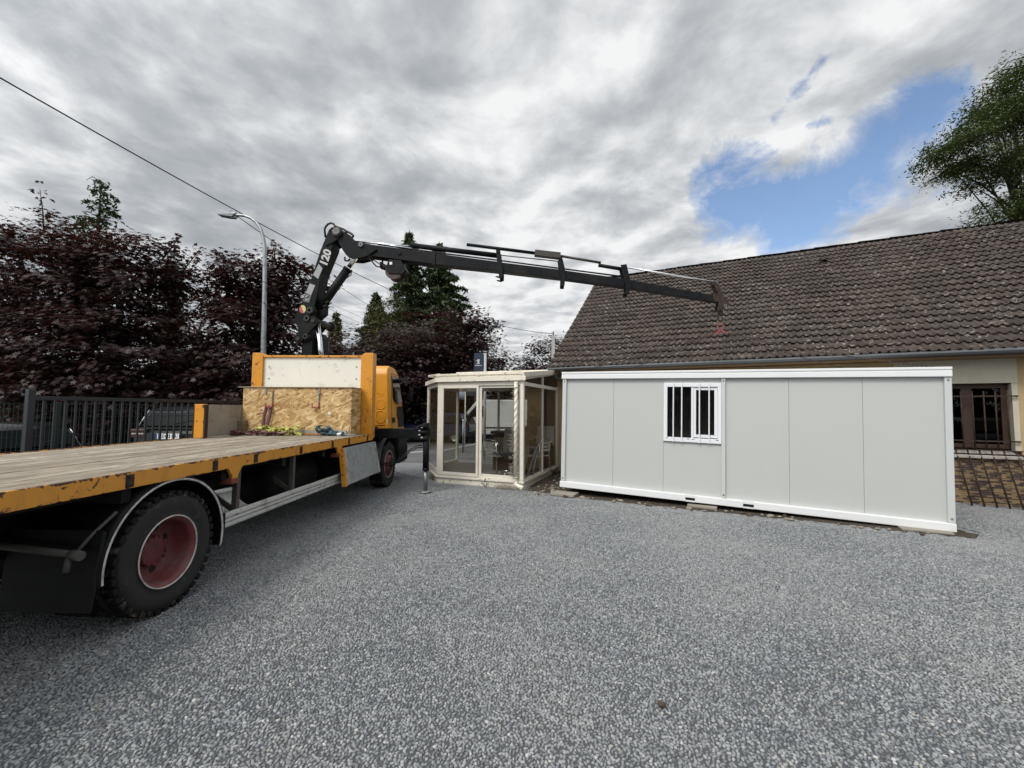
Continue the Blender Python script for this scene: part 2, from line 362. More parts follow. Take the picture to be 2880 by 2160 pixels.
M['red'] = plain('dusty red wheel paint', (.17, .032, .036), .65, var=.3, sc=4, bump=.08, dirt=(.17, .085, .080), dsc=6, dth=(.42, .68))
M['reddark'] = plain('dark red hub', (.14, .030, .034), .6, var=.3, sc=8, dirt=(.04, .02, .02), dsc=14)
M['chrome'] = plain('chromed rod', (.78, .79, .80), .14, 1.0, var=.05)
M['steel'] = plain('galvanised steel', (.34, .36, .37), .45, .7, var=.2, sc=12, dirt=(.2, .19, .17), dsc=6)
M['zinc'] = plain('zinc gutter', (.085, .09, .095), .55, .3, var=.2, sc=6)
M['alu'] = plain('aluminium rail', (.62, .62, .60), .42, .35, var=.12, sc=8, dirt=(.28, .26, .23), dsc=6, dth=(.5, .75))
M['alupanel'] = plain('scuffed aluminium panel', (.36, .375, .38), .5, .25, var=.15, sc=5, dirt=(.2, .21, .215), dsc=9, dth=(.5, .7))
M['white'] = plain('white lacquer', (.78, .79, .79), .35, var=.03, sc=3)
M['trimwhite'] = plain('white line', (.60, .60, .56), .5, var=.15, sc=20, dirt=(.25, .24, .22), dsc=9)
M['cream'] = plain('cream aluminium', (.74, .695, .60), .42, var=.08, sc=5, dirt=(.36, .31, .23), dsc=7, dth=(.58, .8))
M['creamdirty'] = plain('weathered cream', (.78, .73, .615), .55, var=.1, sc=6, bump=.1, dirt=(.20, .17, .12), dsc=9, dth=(.58, .70))
M['anthracite'] = plain('anthracite paint', (.022, .027, .032), .5, var=.12, sc=5)
M['green'] = plain('green fence coating', (.016, .040, .036), .4, var=.15, sc=6)
M['rust'] = plain('rusty iron', (.022, .014, .011), .8, var=.5, sc=12, dirt=(.10, .045, .022), dsc=20)
M['concrete'] = plain('concrete', (.38, .355, .31), .9, var=.2, sc=7, bump=.4, dirt=(.2, .18, .15), dsc=5)
M['pole'] = plain('pole concrete', (.42, .42, .41), .85, var=.15, sc=5, bump=.2)
def make_glass(name, tint=(.86, .88, .86), refl=1.0):
    t = NT(name); fr = t.n('ShaderNodeFresnel'); fr.inputs[0].default_value = 1.52
    a = t.n('ShaderNodeBsdfTransparent'); a.inputs[0].default_value = (*tint, 1); b = t.n('ShaderNodeBsdfGlossy'); b.inputs['Roughness'].default_value = .01
    m = t.n('ShaderNodeMixShader'); t.link(t.math('MINIMUM', t.math('MULTIPLY', fr.outputs[0], refl), .30), m.inputs[0]); t.link(a.outputs[0], m.inputs[1]); t.link(b.outputs[0], m.inputs[2]); t.link(m.outputs[0], t.out.inputs[0]); return t.m
M['glass'] = make_glass('window glass', (.88, .88, .86), .55); M['darkglass'] = make_glass('tinted glass', (.06, .07, .075), .9)
M['flankglass'] = make_glass('flank glass', (.86, .85, .82), .20); M['bronzeglass'] = make_glass('bronze roof glass', (.30, .22, .14), 1.3)
M['carpaint'] = plain('black car paint', (.006, .007, .009), .3, var=.05, spec=.3, coat=.12)
M['carsilver'] = plain('silver car paint', (.35, .37, .39), .3, .5, var=.05, coat=.6)
M['carblue'] = plain('blue car paint', (.02, .03, .07), .2, var=.05, coat=.6)
M['lampred'] = plain('tail lamp', (.05, .006, .007), .15, coat=.6)
M['lampclear'] = plain('clear lamp', (.55, .55, .55), .12, .5)
M['rubber'] = plain('rubber hose', (.012, .012, .012), .55, var=.2)
M['brown'] = plain('brown stained wood', (.046, .021, .013), .55, var=.3, sc=10, bump=.1)
M['blue'] = plain('navy sign face', (.018, .032, .062), .4, var=.06)
M['ink'] = plain('black print', (.01, .01, .01), .6)
# ------------------------------------------------------------------ ground
def sheet(name, pts, z, mat, kind='structure', cuts=0):
    me = bpy.data.meshes.new(name); me.from_pydata([(x, y, z) for x, y in pts], [], [list(range(len(pts)))]); me.update(); me.materials.append(mat)
    o = bpy.data.objects.new(name, me); COL.objects.link(o); o['kind'] = kind; return o
sheet('ground', [(-900, -900), (900, -900), (900, 900), (-900, 900)], -.016, M['earth'])
sheet('road', [(-60, -14), (14, -14), (14, 15), (4, 27), (-6.2, 26.2), (-12, 22), (-20, 18.6), (-60, 15)], -.012, M['asphalt'])
def ragged(pts, amp, step=.25, seed=1):
    r = random.Random(seed); out = []
    for i, p in enumerate(pts):
        q = pts[(i+1) % len(pts)]; L = math.dist(p, q); k = max(1, int(L/step))
        for j in range(k): out.append((p[0]+(q[0]-p[0])*j/k + r.uniform(-amp, amp), p[1]+(q[1]-p[1])*j/k + r.uniform(-amp, amp)))
    return out
sheet('gravel_yard', ragged([(-9.5, -9), (13, -9), (13, 14.3), (-1, 14.2), (-4.2, 14.3), (-9.5, 13.6)], .15, .5), -.004, M['gravel'])
lm = MB(); lm.add([(-6.9, 15.5, -.008), (-6.87, 15.36, -.008), (-2.92, 18.66, -.008), (-3.0, 18.86, -.008), (-1.7, 23.1, -.008), (-1.6, 23.0, -.008)], [(0, 1, 2, 3), (3, 2, 5, 4)])
tag(lm.build('road_marking', M['line']), kind='structure')
sheet('soil_patch', ragged([(.35, 9.55), (1.05, 8.95), (2.55, 8.16), (4.55, 7.20), (6.4, 6.27), (6.66, 6.12), (6.9, 6.14), (6.86, 6.42), (6.85, 9.0), (1.6, 13.0), (1.0, 12.2)], .05, .07, 4), .002, M['soil'])
def scatter_nodes(name, mat, density, smin, smax, flat, seed, gap=.016):
    g = bpy.data.node_groups.new(name, 'GeometryNodeTree'); N = g.nodes; L = g.links
    g.interface.new_socket('Geometry', in_out='INPUT', socket_type='NodeSocketGeometry'); g.interface.new_socket('Geometry', in_out='OUTPUT', socket_type='NodeSocketGeometry')
    i = N.new('NodeGroupInput'); o = N.new('NodeGroupOutput'); dp = N.new('GeometryNodeDistributePointsOnFaces'); dp.distribute_method = 'POISSON'; dp.inputs['Distance Min'].default_value = gap; dp.inputs['Density Max'].default_value = density; dp.inputs['Seed'].default_value = seed
    L.new(i.outputs[0], dp.inputs['Mesh'])
    ic = N.new('GeometryNodeMeshIcoSphere'); ic.inputs['Radius'].default_value = 1; ic.inputs['Subdivisions'].default_value = 2
    ss = N.new('GeometryNodeSetShadeSmooth'); L.new(ic.outputs[0], ss.inputs[0])
    sp = N.new('GeometryNodeSetPosition'); L.new(ss.outputs[0], sp.inputs[0])
    ns = N.new('ShaderNodeTexNoise'); ns.inputs['Scale'].default_value = 1.1; vs = N.new('ShaderNodeVectorMath'); vs.operation = 'SUBTRACT'; L.new(ns.outputs['Color'], vs.inputs[0]); vs.inputs[1].default_value = (.5, .5, .5)
    vm = N.new('ShaderNodeVectorMath'); vm.operation = 'SCALE'; L.new(vs.outputs[0], vm.inputs[0]); vm.inputs['Scale'].default_value = 1.5; L.new(vm.outputs[0], sp.inputs['Offset'])
    sm = N.new('GeometryNodeSetMaterial'); sm.inputs['Material'].default_value = mat; L.new(sp.outputs[0], sm.inputs[0])
    ip = N.new('GeometryNodeInstanceOnPoints'); L.new(dp.outputs['Points'], ip.inputs['Points']); L.new(sm.outputs[0], ip.inputs['Instance'])
    def rnd(lo, hi, sd):
        r = N.new('FunctionNodeRandomValue'); r.data_type = 'FLOAT_VECTOR'; r.inputs[0].default_value = lo; r.inputs[1].default_value = hi; r.inputs['Seed'].default_value = sd; return r.outputs[0]
    L.new(rnd((-.5, -.5, 0), (.5, .5, 6.283), seed+1), ip.inputs['Rotation'])
    L.new(rnd((smin, smin*.8, smin*flat), (smax, smax*.8, smax*flat), seed+2), ip.inputs['Scale'])
    jn = N.new('GeometryNodeJoinGeometry'); bed = N.new('GeometryNodeSetMaterial'); bed.inputs['Material'].default_value = M['bed']; L.new(i.outputs[0], bed.inputs[0]); L.new(ip.outputs[0], jn.inputs[0]); L.new(bed.outputs[0], jn.inputs[0]); L.new(jn.outputs[0], o.inputs[0]); return g
def scatter(name, pts, z, g, mat):
    o = sheet(name, pts, z, mat, 'stuff'); md = o.modifiers.new('scatter', 'NODES'); md.node_group = g; return o
GS = scatter_nodes('loose stones', M['stones'], 10000, .0088, .0148, .74, 3, .0150)
scatter('loose_gravel', [(-3.1, 1.5), (2.6, 1.5), (4.2, 2.9), (9.4, 7.4), (9.0, 8.2), (7.3, 6.6), (6.5, 6.0), (1.9, 7.9), (-1.2, 7.9), (-2.9, 6.0), (-4.6, 3.9)], .000, GS, M['stones'])
scatter('loose_gravel', [(7.0, 6.2), (9.6, 7.6), (9.2, 8.3), (7.6, 9.2), (7.1, 8.0)], .003, GS, M['stones'])
GS2 = scatter_nodes('loose stones farther off', M['stones'], 6500, .0085, .0150, .74, 8, .0160)
scatter('loose_gravel', [(-5.4, 4.6), (-4.7, 3.85), (-2.95, 5.95), (-1.25, 7.85), (1.9, 7.85), (3.1, 7.45), (.9, 8.75), (.2, 9.45), (-1.8, 10.2), (-2.4, 11.2), (-3.3, 12.2), (-5.4, 12.0)], .000, GS2, M['stones'])
# ------------------------------------------------------------------ house
HX = Vector((.8905, -.455, 0)); HN = Vector((.455, .8905, 0)); HRZ = math.atan2(-.455, .8905); HO = (4.1, -11.668, 0)
def make_render(name, col, rough_b=.5):
    t = NT(name); c = t.mix(t.noise(2, 5, .6), tuple(x*.86 for x in col), tuple(x*1.08 for x in col))
    st = t.noise(4, 5, .6, t.mapping(t.co(), (1, 1, .2))); c = t.mix(t.ramp(st, [(.52, 0), (.8, .4)]), c, tuple(x*.55 for x in col))
    t.prin(c, .9, 0, t.bump(t.noise(38, 5, .7), rough_b, .02)); return t.m
M['ochre'] = make_render('ochre render', (.47, .34, .185)); M['paleren'] = make_render('pale render', (.53, .49, .385)); M['beige'] = make_render('beige inner wall', (.24, .185, .13), .2)
def make_tiles():
    t = NT('lichened concrete tiles'); co = t.co(); g = t.n('ShaderNodeNewGeometry')
    c = t.ramp(g.outputs['Random Per Island'], [(0, (.034, .0225, .0175)), (.5, (.057, .039, .031)), (1, (.092, .065, .053))])
    c = t.mix(t.ramp(t.noise(.8, 5, .6), [(.42, 0), (.62, .6)]), c, (.040, .033, .027)); c = t.mix(t.ramp(t.noise(2.1, 5, .6), [(.52, 0), (.7, .4)]), c, (.105, .078, .060))
    c = t.mix(t.ramp(t.noise(26, 5, .7), [(.40, .6), (.55, 0)]), c, (.03, .026, .024))
    li = t.noise(8.5, 5, .66, t.mapping(co, (1, 1.8, 1.8)), .4); big = t.noise(.7, 3)
    li = t.math('ADD', li, t.math('MULTIPLY', t.math('SUBTRACT', big, .5), .12))
    k = t.ramp(li, [(.597, 0), (.63, .9)]); c = t.mix(k, c, t.mix(t.noise(9, 3), (.17, .15, .13), (.44, .425, .395)))
    mo = t.ramp(t.noise(13, 6, .7), [(.64, 0), (.70, .9)]); c = t.mix(mo, c, (.013, .012, .010))
    t.prin(c, .85, 0, t.bump(t.noise(70, 4), .3, .006)); return t.m
M['tiles'] = make_tiles()
def make_brick():
    t = NT('mottled brick'); mp = t.mapping(t.co(), (1, 1, 1), (PI/2, 0, 0))
    b = t.n('ShaderNodeTexBrick'); t.link(mp, b.inputs['Vector']); b.inputs['Scale'].default_value = 1.9
    b.inputs['Brick Width'].default_value = .215; b.inputs['Row Height'].default_value = .068; b.inputs['Mortar Size'].default_value = .006; b.inputs['Bias'].default_value = .0
    b.inputs['Color1'].default_value = (0, 0, 0, 1); b.inputs['Color2'].default_value = (1, 1, 1, 1); b.inputs['Mortar'].default_value = (.5, .5, .5, 1)
    v = t.math('ADD', b.outputs['Color'], t.math('MULTIPLY', t.math('SUBTRACT', t.noise(5, 4, .6), .5), 1.1))
    c = t.ramp(v, [(.2, (.30, .20, .095)), (.45, (.25, .16, .080)), (.56, (.095, .055, .042)), (.9, (.05, .031, .028))])
    c = t.mix(b.outputs['Fac'], c, (.17, .145, .11))
    t.prin(c, .85, 0, t.bump(t.math('ADD', t.math('MULTIPLY', b.outputs['Fac'], -1), t.noise(50, 3)), .5, .008)); return t.m
M['brick'] = make_brick()
hs = thing('house', 'long low house with brown lichen spotted tile roof behind the grey cabin', 'house', HX*(-4.1) + HN*11.668, HRZ)
WD = 11.668; HE = 12.5
def hb(): return MB(off=HO)
# rendered wall with the window opening cut out of it
w = hb(); w.box((-4.50, WD, 0), (3.2, WD+.25, 2.86)); w.box((5.03, WD, .93), (HE, WD+.25, 2.86)); w.box((-4.50, WD+5.0, 0), (HE, WD+9.6, 2.86))
w.prism([(WD+.25, 0), (WD+9.6, 0), (WD+9.6, 2.86), (WD+4.9, 6.55), (WD+.25, 2.9)], -4.50, -4.25, 'yz'); w.box((3.2, WD+.2, 1.1), (3.7, WD+.25, 2.37))
w.build('wall', M['ochre'], hs)
hb().box((3.2, WD-.012, 2.38), (5.03, WD+.25, 2.86)).box((3.2, WD-.0, .93), (3.6, WD+.2, 2.38)).build('lintel_panel', M['paleren'], hs, .004)
hb().box((4.945, WD+.004, 1.05), (5.03, WD+.25, 2.379)).build('window_reveal', M['paleren'], hs)
hb().box((3.2, WD-.02, 0), (HE, WD+.2, .90)).build('brick_base', M['brick'], hs)
sl_ = hb(); sl_.prism([(WD-.10, .90), (WD+.2, .90), (WD+.2, 1.05), (WD-.10, .955)], 3.5, 5.0, 'yz'); sl_.box((5.0, WD-.06, .902), (HE, WD+.05, .93)); sl_.build('window_sill', M['concrete'], hs, .006)
hb().box((3.3, WD-.07, .955), (HE, WD-.035, .985)).build('sill_pipe', M['blackmetal'], hs)
wf = hb()
for a, b, z0, z1 in ((3.6, 4.945, 2.28, 2.379), (3.6, 4.945, 1.09, 1.17), (4.84, 4.945, 1.17, 2.28), (4.27, 4.43, 1.17, 2.28), (3.6, 3.72, 1.17, 2.28)): wf.cham((a, WD+.13, z0), (b, WD+.19, z1), .008)
wn = wf.build('window', M['brown'], hs)
hb().box((3.7, WD+.155, 1.17), (4.85, WD+.16, 2.28)).build('pane', M['darkglass'], wn)
gr = hb()
for z in (1.24, 2.12): gr.bar((3.4, WD-.05, z), (5.0, WD-.05, z), .014, .03); gr.bar((5.0, WD-.05, z), (5.0, WD+.1, z), .014, .03)
for i in range(9): gr.cyl((3.55+.163*i, WD-.05, 1.06), (3.55+.163*i, WD-.05, 2.22), .013, n=6)
gr.build('window_grille', M['rust'], hs)
# roof: rows of real waved tiles
PITCHR = math.radians(37.6); CS, SN = math.cos(PITCHR), math.sin(PITCHR); GA = .30; EAV = WD-.50; ZE = 2.985; ROWS = 22
def make_roof():
    rg = random.Random(3); V = []; Fq = []; H0, H1 = -4.55, HE; nt = int((H1-H0)/.30); sub = 12
    prof = [max(0.0, math.cos(2*PI*(k/6.0)-PI*.5))**1.2*.046 for k in range(13)]
    for r_ in range(ROWS):
        for c_ in range(nt):
            js = rg.uniform(-.010, .010)*(3 if rg.random() < .03 else 1); jz = rg.uniform(-.004, .007); jt = rg.uniform(-.003, .003); b = len(V); hh = H0 + c_*.30
            for k in range(13):
                x = hh + .30*k/12 + (.004 if k == 12 else 0); pz = prof[k] + jz + jt*(k-6)/6 + .014*math.sin(x*.9+r_*.11) + .008*math.sin(x*2.3-r_*.3)
                for s_, dz in ((r_*GA+.12, .022), (r_*GA-.035+js, .038), (r_*GA-.035+js, .060), (r_*GA+GA*.5, .036), (r_*GA+GA+.03, .006)):
                    nz = pz + dz
                    V.append((x+HO[0], EAV + s_*CS - nz*SN + HO[1], ZE + s_*SN + nz*CS))
            for k in range(12):
                for q in range(4): Fq.append((b+k*5+q, b+(k+1)*5+q, b+(k+1)*5+q+1, b+k*5+q+1))
    Fa = np.array(Fq); o = bigmesh('roof', V, Fa.ravel(), np.full(len(Fa), 4), M['tiles'], hs); return o
roof = make_roof()
RS = ROWS*GA; RD = EAV+RS*CS; RZ = ZE+RS*SN
bk = hb(); bk.prism([(EAV, ZE-.06), (RD, RZ-.05), (RD+RS*CS, ZE-.06), (RD+RS*CS, ZE+.05), (RD, RZ+.03), (EAV+.02, ZE-.01)], -4.5, HE, 'yz'); bk.build('roof_deck', M['tiles'], hs)
rc = hb(); rr = random.Random(5)
for i in range(int((HE+4.55)/.38)):
    x0 = -4.56+.38*i; j = rr.uniform(-.008, .008)
    rc.lathe([(.135, x0), (.122, x0+.42)], (0, RD, RZ-.02+j), 'x', 12, -PI/2-.1, PI/2+.1); rc.lathe([(.115, x0), (.135, x0)], (0, RD, RZ-.02+j), 'x', 12, -PI/2-.1, PI/2+.1, False)
rc.build('ridge', M['tiles'], roof)
vn = hb(); sv = 5.35
vn.lathe([(.13, 0), (.11, .16)], (2.72, EAV+sv*CS-.03, ZE+sv*SN+.02), 'y', 14, 0, PI); vn.build('roof_vent', M['blackmetal'], roof)
gt = hb(); gt.lathe([(.058, -4.52), (.058, HE)], (0, EAV-.02, ZE-.03), 'x', 12, PI/2, 3*PI/2); gt.lathe([(.053, -4.52), (.053, HE)], (0, EAV-.02, ZE-.03), 'x', 12, PI/2, 3*PI/2)
gt.cyl((-4.52, EAV-.078, ZE-.03), (HE, EAV-.078, ZE-.03), .009, n=6); gt.lathe([(0.001, -4.52), (.068, -4.52)], (0, EAV-.02, ZE-.03), 'x', 12, PI/2, 3*PI/2)
for i in range(30): gt.lathe([(.061, -4.3+.55*i), (.061, -4.275+.55*i)], (0, EAV-.02, ZE-.03), 'x', 10, PI/2, 3*PI/2)
gu = gt.build('gutter', M['zinc'], hs)
hb().tube([(-4.36, EAV-.02, ZE-.08), (-4.36, EAV-.02, ZE-.17), (-4.33, EAV+.05, ZE-.26), (-4.16, EAV+.33, ZE-.38), (-4.12, EAV+.40, ZE-.48), (-4.12, EAV+.40, .05)], .045, 10).build('downpipe', M['zinc'], gu)
hb().box((-4.4, EAV+.05, 2.86), (HE, WD+.02, 2.90)).build('soffit', plain('brown soffit', (.20, .125, .06), .7, var=.2), hs)
# rusty grille leaning against the brick base
GL = MB(off=(0, 0, 0)); gx = HX*4.15 + HN*11.28
lg = thing('iron_grille', 'rusty iron bar grille leaning on the brick base under the brown window', 'grille', gx, HRZ)
for i in range(11): GL.cyl((.17*i, 0, .02), (.17*i-.07, .34, 1.06), .0145, n=6)
for s_ in (.08, .16, 1.0): GL.cyl((-.05-.07*s_, .34*s_-.02, 1.04*s_+.02), (1.75-.07*s_, .34*s_-.02, 1.04*s_+.02), .009, n=6)
for i in range(1, 11):
    s_ = .08+.085*i; GL.cyl((-.02-.07*s_, .34*s_+.012, 1.04*s_+.02), (1.72-.07*s_, .34*s_+.012, 1.04*s_+.02), .0035, n=5)
GL.build('bars', M['rust'], lg)
# ------------------------------------------------------------------ grey cabin (modular site container)
def make_panel(name, col):
    t = NT(name); c = t.mix(t.noise(1.3, 4), tuple(x*.975 for x in col), tuple(x*1.02 for x in col)); c = t.mix(t.noise(150, 2), c, tuple(x*.93 for x in col))
    c = t.mix(t.ramp(t.noise(3, 5, .6, t.mapping(t.co(), (1.5, 1, .5))), [(.55, 0), (.8, .25)]), c, tuple(x*.9 for x in col))
    wv = t.n('ShaderNodeTexWave'); wv.bands_direction = 'X'; wv.inputs['Scale'].default_value = 16; t.link(t.co(), wv.inputs[0])
    t.prin(c, .5, 0, t.bump(t.math('ADD', t.math('MULTIPLY', wv.outputs['Fac'], .6), t.noise(160, 2)), .10, .002)); return t.m
M['panel'] = make_panel('pale grey sandwich panel', (.53, .542, .522))
P0 = Vector((1.053, 9.137, .149)); KRZ = math.atan2(-.447, .895)
cb = thing('site_cabin', 'pale grey modular cabin with barred window, set down tilted beside the house', 'cabin', P0, KRZ); cb.rotation_euler = (0, .0215, KRZ)
CL = 6.245; CD = 2.38; X0 = -.016
pn = MB(); WX0, WX1, WZ0, WZ1 = 2.10, 3.085, 1.12, 2.225
seams = [.0, 1.105, 2.085, 3.13, 4.15, 5.165, 6.23]
for a, b in zip(seams[:-1], seams[1:]):
    a += .0016; b -= .0016
    if abs(a-2.087) < .01:
        pn.cham((a, .06, .12), (b, .11, WZ0), .003); pn.cham((a, .06, WZ1), (b, .11, 2.33), .003); pn.box((a, .0605, WZ0), (WX0, .11, WZ1)); pn.box((WX1, .0605, WZ0), (b, .11, WZ1))
    else: pn.cham((a, .06, .12), (b, .11, 2.33), .003)
pn.box((.02, CD-.08, .12), (6.2, CD-.03, 2.33)).box((.02, .112, .12), (.07, CD-.08, 2.33)).box((6.15, .112, .12), (6.2, CD-.08, 2.33))
pn.build('wall_panels', M['panel'], cb)
sh = MB(); sh.box((.04, .075, .125), (6.19, .08, 1.1)); sh.build('seam_backing', M['panel'], cb)
bs = MB()
def rail(m, a, b, z0, z1, y0):
    # folded rail with two forklift pockets
    m.cham((a, y0, z0), (b, y0+.09, z1), .012)
for a, b in ((X0, 2.49), (2.655, 3.445), (3.61, CL+X0)): rail(bs, a, b, 0, .125, -.012)
for a, b in ((2.49, 2.655), (3.445, 3.61)): bs.box((a-.002, -.0105, .078), (b+.002, .078, .1235)); bs.box((a-.002, -.0105, .0015), (b+.002, .078, .022))
for a in (X0, CL+X0-.09): bs.cham((a, .08, 0), (a+.09, CD, .125), .012)
bs.cham((X0, CD-.09, .001), (CL+X0, CD+.012, .124), .012); bs.box((.0, .05, .08), (6.2, CD-.05, .118))
bs.build('base_frame', M['white'], cb)
pk = MB()
for a in (2.49, 3.445): pk.box((a+.001, .06, .022), (a+.164, .07, .078))
each(pk, 'forklift_pocket', M['ink'], cb)
tp = MB(); tp.cham((X0, -.012, 2.325), (CL+X0, .09, 2.42), .010); tp.cham((X0+.005, -.004, 2.421), (CL+X0-.005, .09, 2.432), .002); tp.cham((X0, -.014, 2.433), (CL+X0, CD+.014, 2.475), .008)
for a in (X0, CL+X0-.10): tp.cham((a, .09, 2.326), (a+.10, CD-.09, 2.42), .01)
tp.cham((X0, CD-.09, 2.326), (CL+X0, CD+.01, 2.43), .01); tp.box((.05, .08, 2.30), (6.18, CD-.08, 2.33))
tp.build('roof_frame', M['white'], cb)
M['post'] = make_panel('grey post', (.58, .60, .59))
for a, b in ((.0, .088), (3.098, 3.165), (6.142, 6.228)):
    ps = MB(); ps.cham((a, .012, .127), (b, .07, 2.323), .010); po = ps.build('corner_post' if a != 3.098 else 'joint_post', M['post'], cb)
    sc_ = MB(); mx = (a+b)/2
    for z in (.19, 2.275): sc_.cyl((mx, .012, z), (mx, .002, z), .017, .012, n=10)
    each(sc_, 'bolt', M['steel'], po)
wf = MB()
for a, b, c, d in ((WX0-.012, WX1+.012, WZ1-.065, WZ1+.012), (WX0-.012, WX1+.012, WZ0-.012, WZ0+.07)): wf.cham((a, .02, c), (b, .10, d), .006)
for a, b in ((WX0-.012, WX0+.055), (WX1-.05, WX1+.012)): wf.cham((a, .021, WZ0+.06), (b, .099, WZ1-.06), .006)
M['pvc'] = plain('white window frame', (.80, .81, .83), .3, var=.02)
wn = wf.build('window', M['pvc'], cb)
lf = MB(); mxw = (WX0+WX1)/2 + .02
lf.cham((mxw-.03, .035, WZ0+.07), (mxw+.01, .088, WZ1-.065), .005)
for a, b, c, d in ((mxw+.012, mxw+.055, WZ0+.085, WZ1-.075), (WX1-.105, WX1-.052, WZ0+.085, WZ1-.075), (mxw+.055, WX1-.105, WZ0+.085, WZ0+.14), (mxw+.055, WX1-.105, WZ1-.125, WZ1-.075)): lf.cham((a, .042, c), (b, .085, d), .005)
lf.build('sash', M['pvc'], wn)
pp_ = MB().box((WX0+.05, .066, WZ0+.06), (mxw-.02, .07, WZ1-.06)).box((mxw+.05, .058, WZ0+.12), (WX1-.10, .062, WZ1-.11))
each(pp_, 'pane', M['glass'], wn)
for x in (2.268, 2.418, 2.728, 2.893):
    MB().cham((x-.011, -.006, WZ0-.018), (x+.011, .008, WZ1+.016), .004).box((x-.012, .007, WZ1-.05), (x+.012, .022, WZ1+.014)).box((x-.012, .007, WZ0-.016), (x+.012, .022, WZ0+.03)).build('window_bar', M['pvc'], wn)
dr = MB()
for x in (2.15, 2.53, 2.62, 3.03): dr.cham((x-.022, .016, WZ0+.046), (x+.022, .024, WZ0+.056), .003)
each(dr, 'drain_slot', M['ink'], wn)
bl = MB(); bl.box((3.9, .112, 1.5), (5.0, 1.0, 1.52)); bl.build('inner_shelf', M['ply'], cb)
M['slab'] = plain('dusty slab', (.27, .245, .205), .9, var=.2, sc=7, bump=.4)
# support slabs
KX = Vector((.895, -.447, 0)); KN = Vector((.447, .895, 0))
for nm, x, y, lab, sz, z in (('concrete_slab', .13, -.10, 'flat concrete slab on soil under the cabin corner nearest the glass porch', (.52, .34, .055), .004), ('concrete_slab', 2.78, .06, 'low concrete slab tucked under the middle of the grey cabin', (.50, .3, .05), .004), ('concrete_slab', 5.85, .02, 'concrete slab under the cabin corner beside the brick wall', (.60, .34, .03), .0)):
    p = Vector((P0.x, P0.y, 0)) + KX*x + KN*y
    s_ = MB(); s_.cham((-sz[0]/2, -sz[1]/2, 0), (sz[0]/2, sz[1]/2, sz[2]), .012); o = s_.build(nm, M['slab'], None); o.location = (p.x, p.y, z); o.rotation_euler = (0, 0, KRZ+random.uniform(-.08, .08)); tag(o, lab, 'concrete slab', 'slabs carrying the cabin')
# rubble along the dug edge
rg = random.Random(12)
def rock(mb, c, r, sq=.7):
    bm = bmesh.new(); bmesh.ops.create_icosphere(bm, subdivisions=2, radius=r)
    ph = [rg.uniform(0, 6) for _ in range(3)]
    for v in bm.verts:
        k = 1 + .30*math.sin(v.co.x/r*2.6+ph[0]) * math.cos(v.co.y/r*3.3+ph[1]) + .2*math.sin(v.co.z/r*4+ph[2]) + rg.uniform(-.12, .12); v.co = Vector((v.co.x*k*1.2, v.co.y*k, v.co.z*k*sq)) + Vector(c)
    bm.verts.index_update(); mb.add([v.co.copy() for v in bm.verts], [[v.index for v in f.verts] for f in bm.faces], True); bm.free()
M['flint'] = plain('pale flint', (.25, .215, .17), .7, var=.3, sc=18, bump=.2, bsc=30); M['clod'] = plain('earth clod', (.07, .052, .038), .95, var=.4, sc=18, bump=.5, bsc=30)
fl = MB(); cd = MB()
for i in range(190):
    t_ = rg.random()**.8; e = rg.uniform(-.28, .45)
    if i < 120: p = Vector((.45, 9.45, 0)) + Vector((rg.uniform(0, .95), 0, 0)) + Vector((.34, .94, 0))*rg.uniform(-.55, 2.6); p -= Vector((rg.uniform(0, .2), 0, 0))
    else: p = Vector((1.2, 8.95, 0)) + KX*(rg.random()*5.9) + KN*rg.uniform(-.25, .1)
    rock(fl if i % 3 else cd, (p.x, p.y, .012), rg.uniform(.010, .030) if i % 11 else rg.uniform(.04, .055))
tag(fl.build('loose_flints', M['flint']), kind='stuff'); tag(cd.build('earth_clods', M['clod']), kind='stuff')
# ------------------------------------------------------------------ glass porch (conservatory)
CA = Vector((-1.822, 10.497, 0)); CRZ = math.atan2(-.368, .930)
cv = thing('glass_porch', 'cream framed glazed porch with sliding doors and low roof beside the house', 'conservatory', CA, CRZ)
LX, LY = -1.10, 1.25; FR = 2.227; BKM = 2.95; WL = 1.30
poly = [(0, 0), (FR, 0), (FR, BKM), (LX, BKM), (LX, LY)]
def offpoly(e):  # offset outline outward
    n = len(poly); out = []
    for i in range(n):
        a, b, c = Vector(poly[i-1]), Vector(poly[i]), Vector(poly[(i+1) % n])
        d1 = (b-a).normalized(); d2 = (c-b).normalized(); n1 = Vector((d1.y, -d1.x)); n2 = Vector((d2.y, -d2.x)); k = (n1+n2)/(1+n1.dot(n2)); q = b + k*e; out.append((q.x, q.y))
    return out
def ring(mb, e0, e1, z0, z1, skip=()):
    A, B = offpoly(e0), offpoly(e1); n = len(A)
    for i in range(n):
        if i in skip: continue
        j = (i+1) % n
        mb.add([(*A[i], z0), (*A[j], z0), (*B[j], z0), (*B[i], z0), (*A[i], z1), (*A[j], z1), (*B[j], z1), (*B[i], z1)], [(0,1,2,3),(7,6,5,4),(4,5,1,0),(5,6,2,1),(6,7,3,2),(7,4,0,3)])
MB().prism(offpoly(.02), -.05, .13, 'xy').build('plinth', M['creamdirty'], cv)
sl2 = MB(); ring(sl2, .055, -.10, .131, .165, (2,)); ring(sl2, .03, -.06, .166, .20, (2,)); sl2.build('sill', M['cream'], cv)
MB().prism(offpoly(-.11), .12, .138, 'xy').build('floor', plain('grey tiled floor', (.30, .28, .25), .35, var=.1, sc=3), cv)
def post(mb, x, y, w, z0=.19, z1=2.47): mb.cham((x-w/2, y-w/2, z0), (x+w/2, y+w/2, z1), .006)
fr = MB()
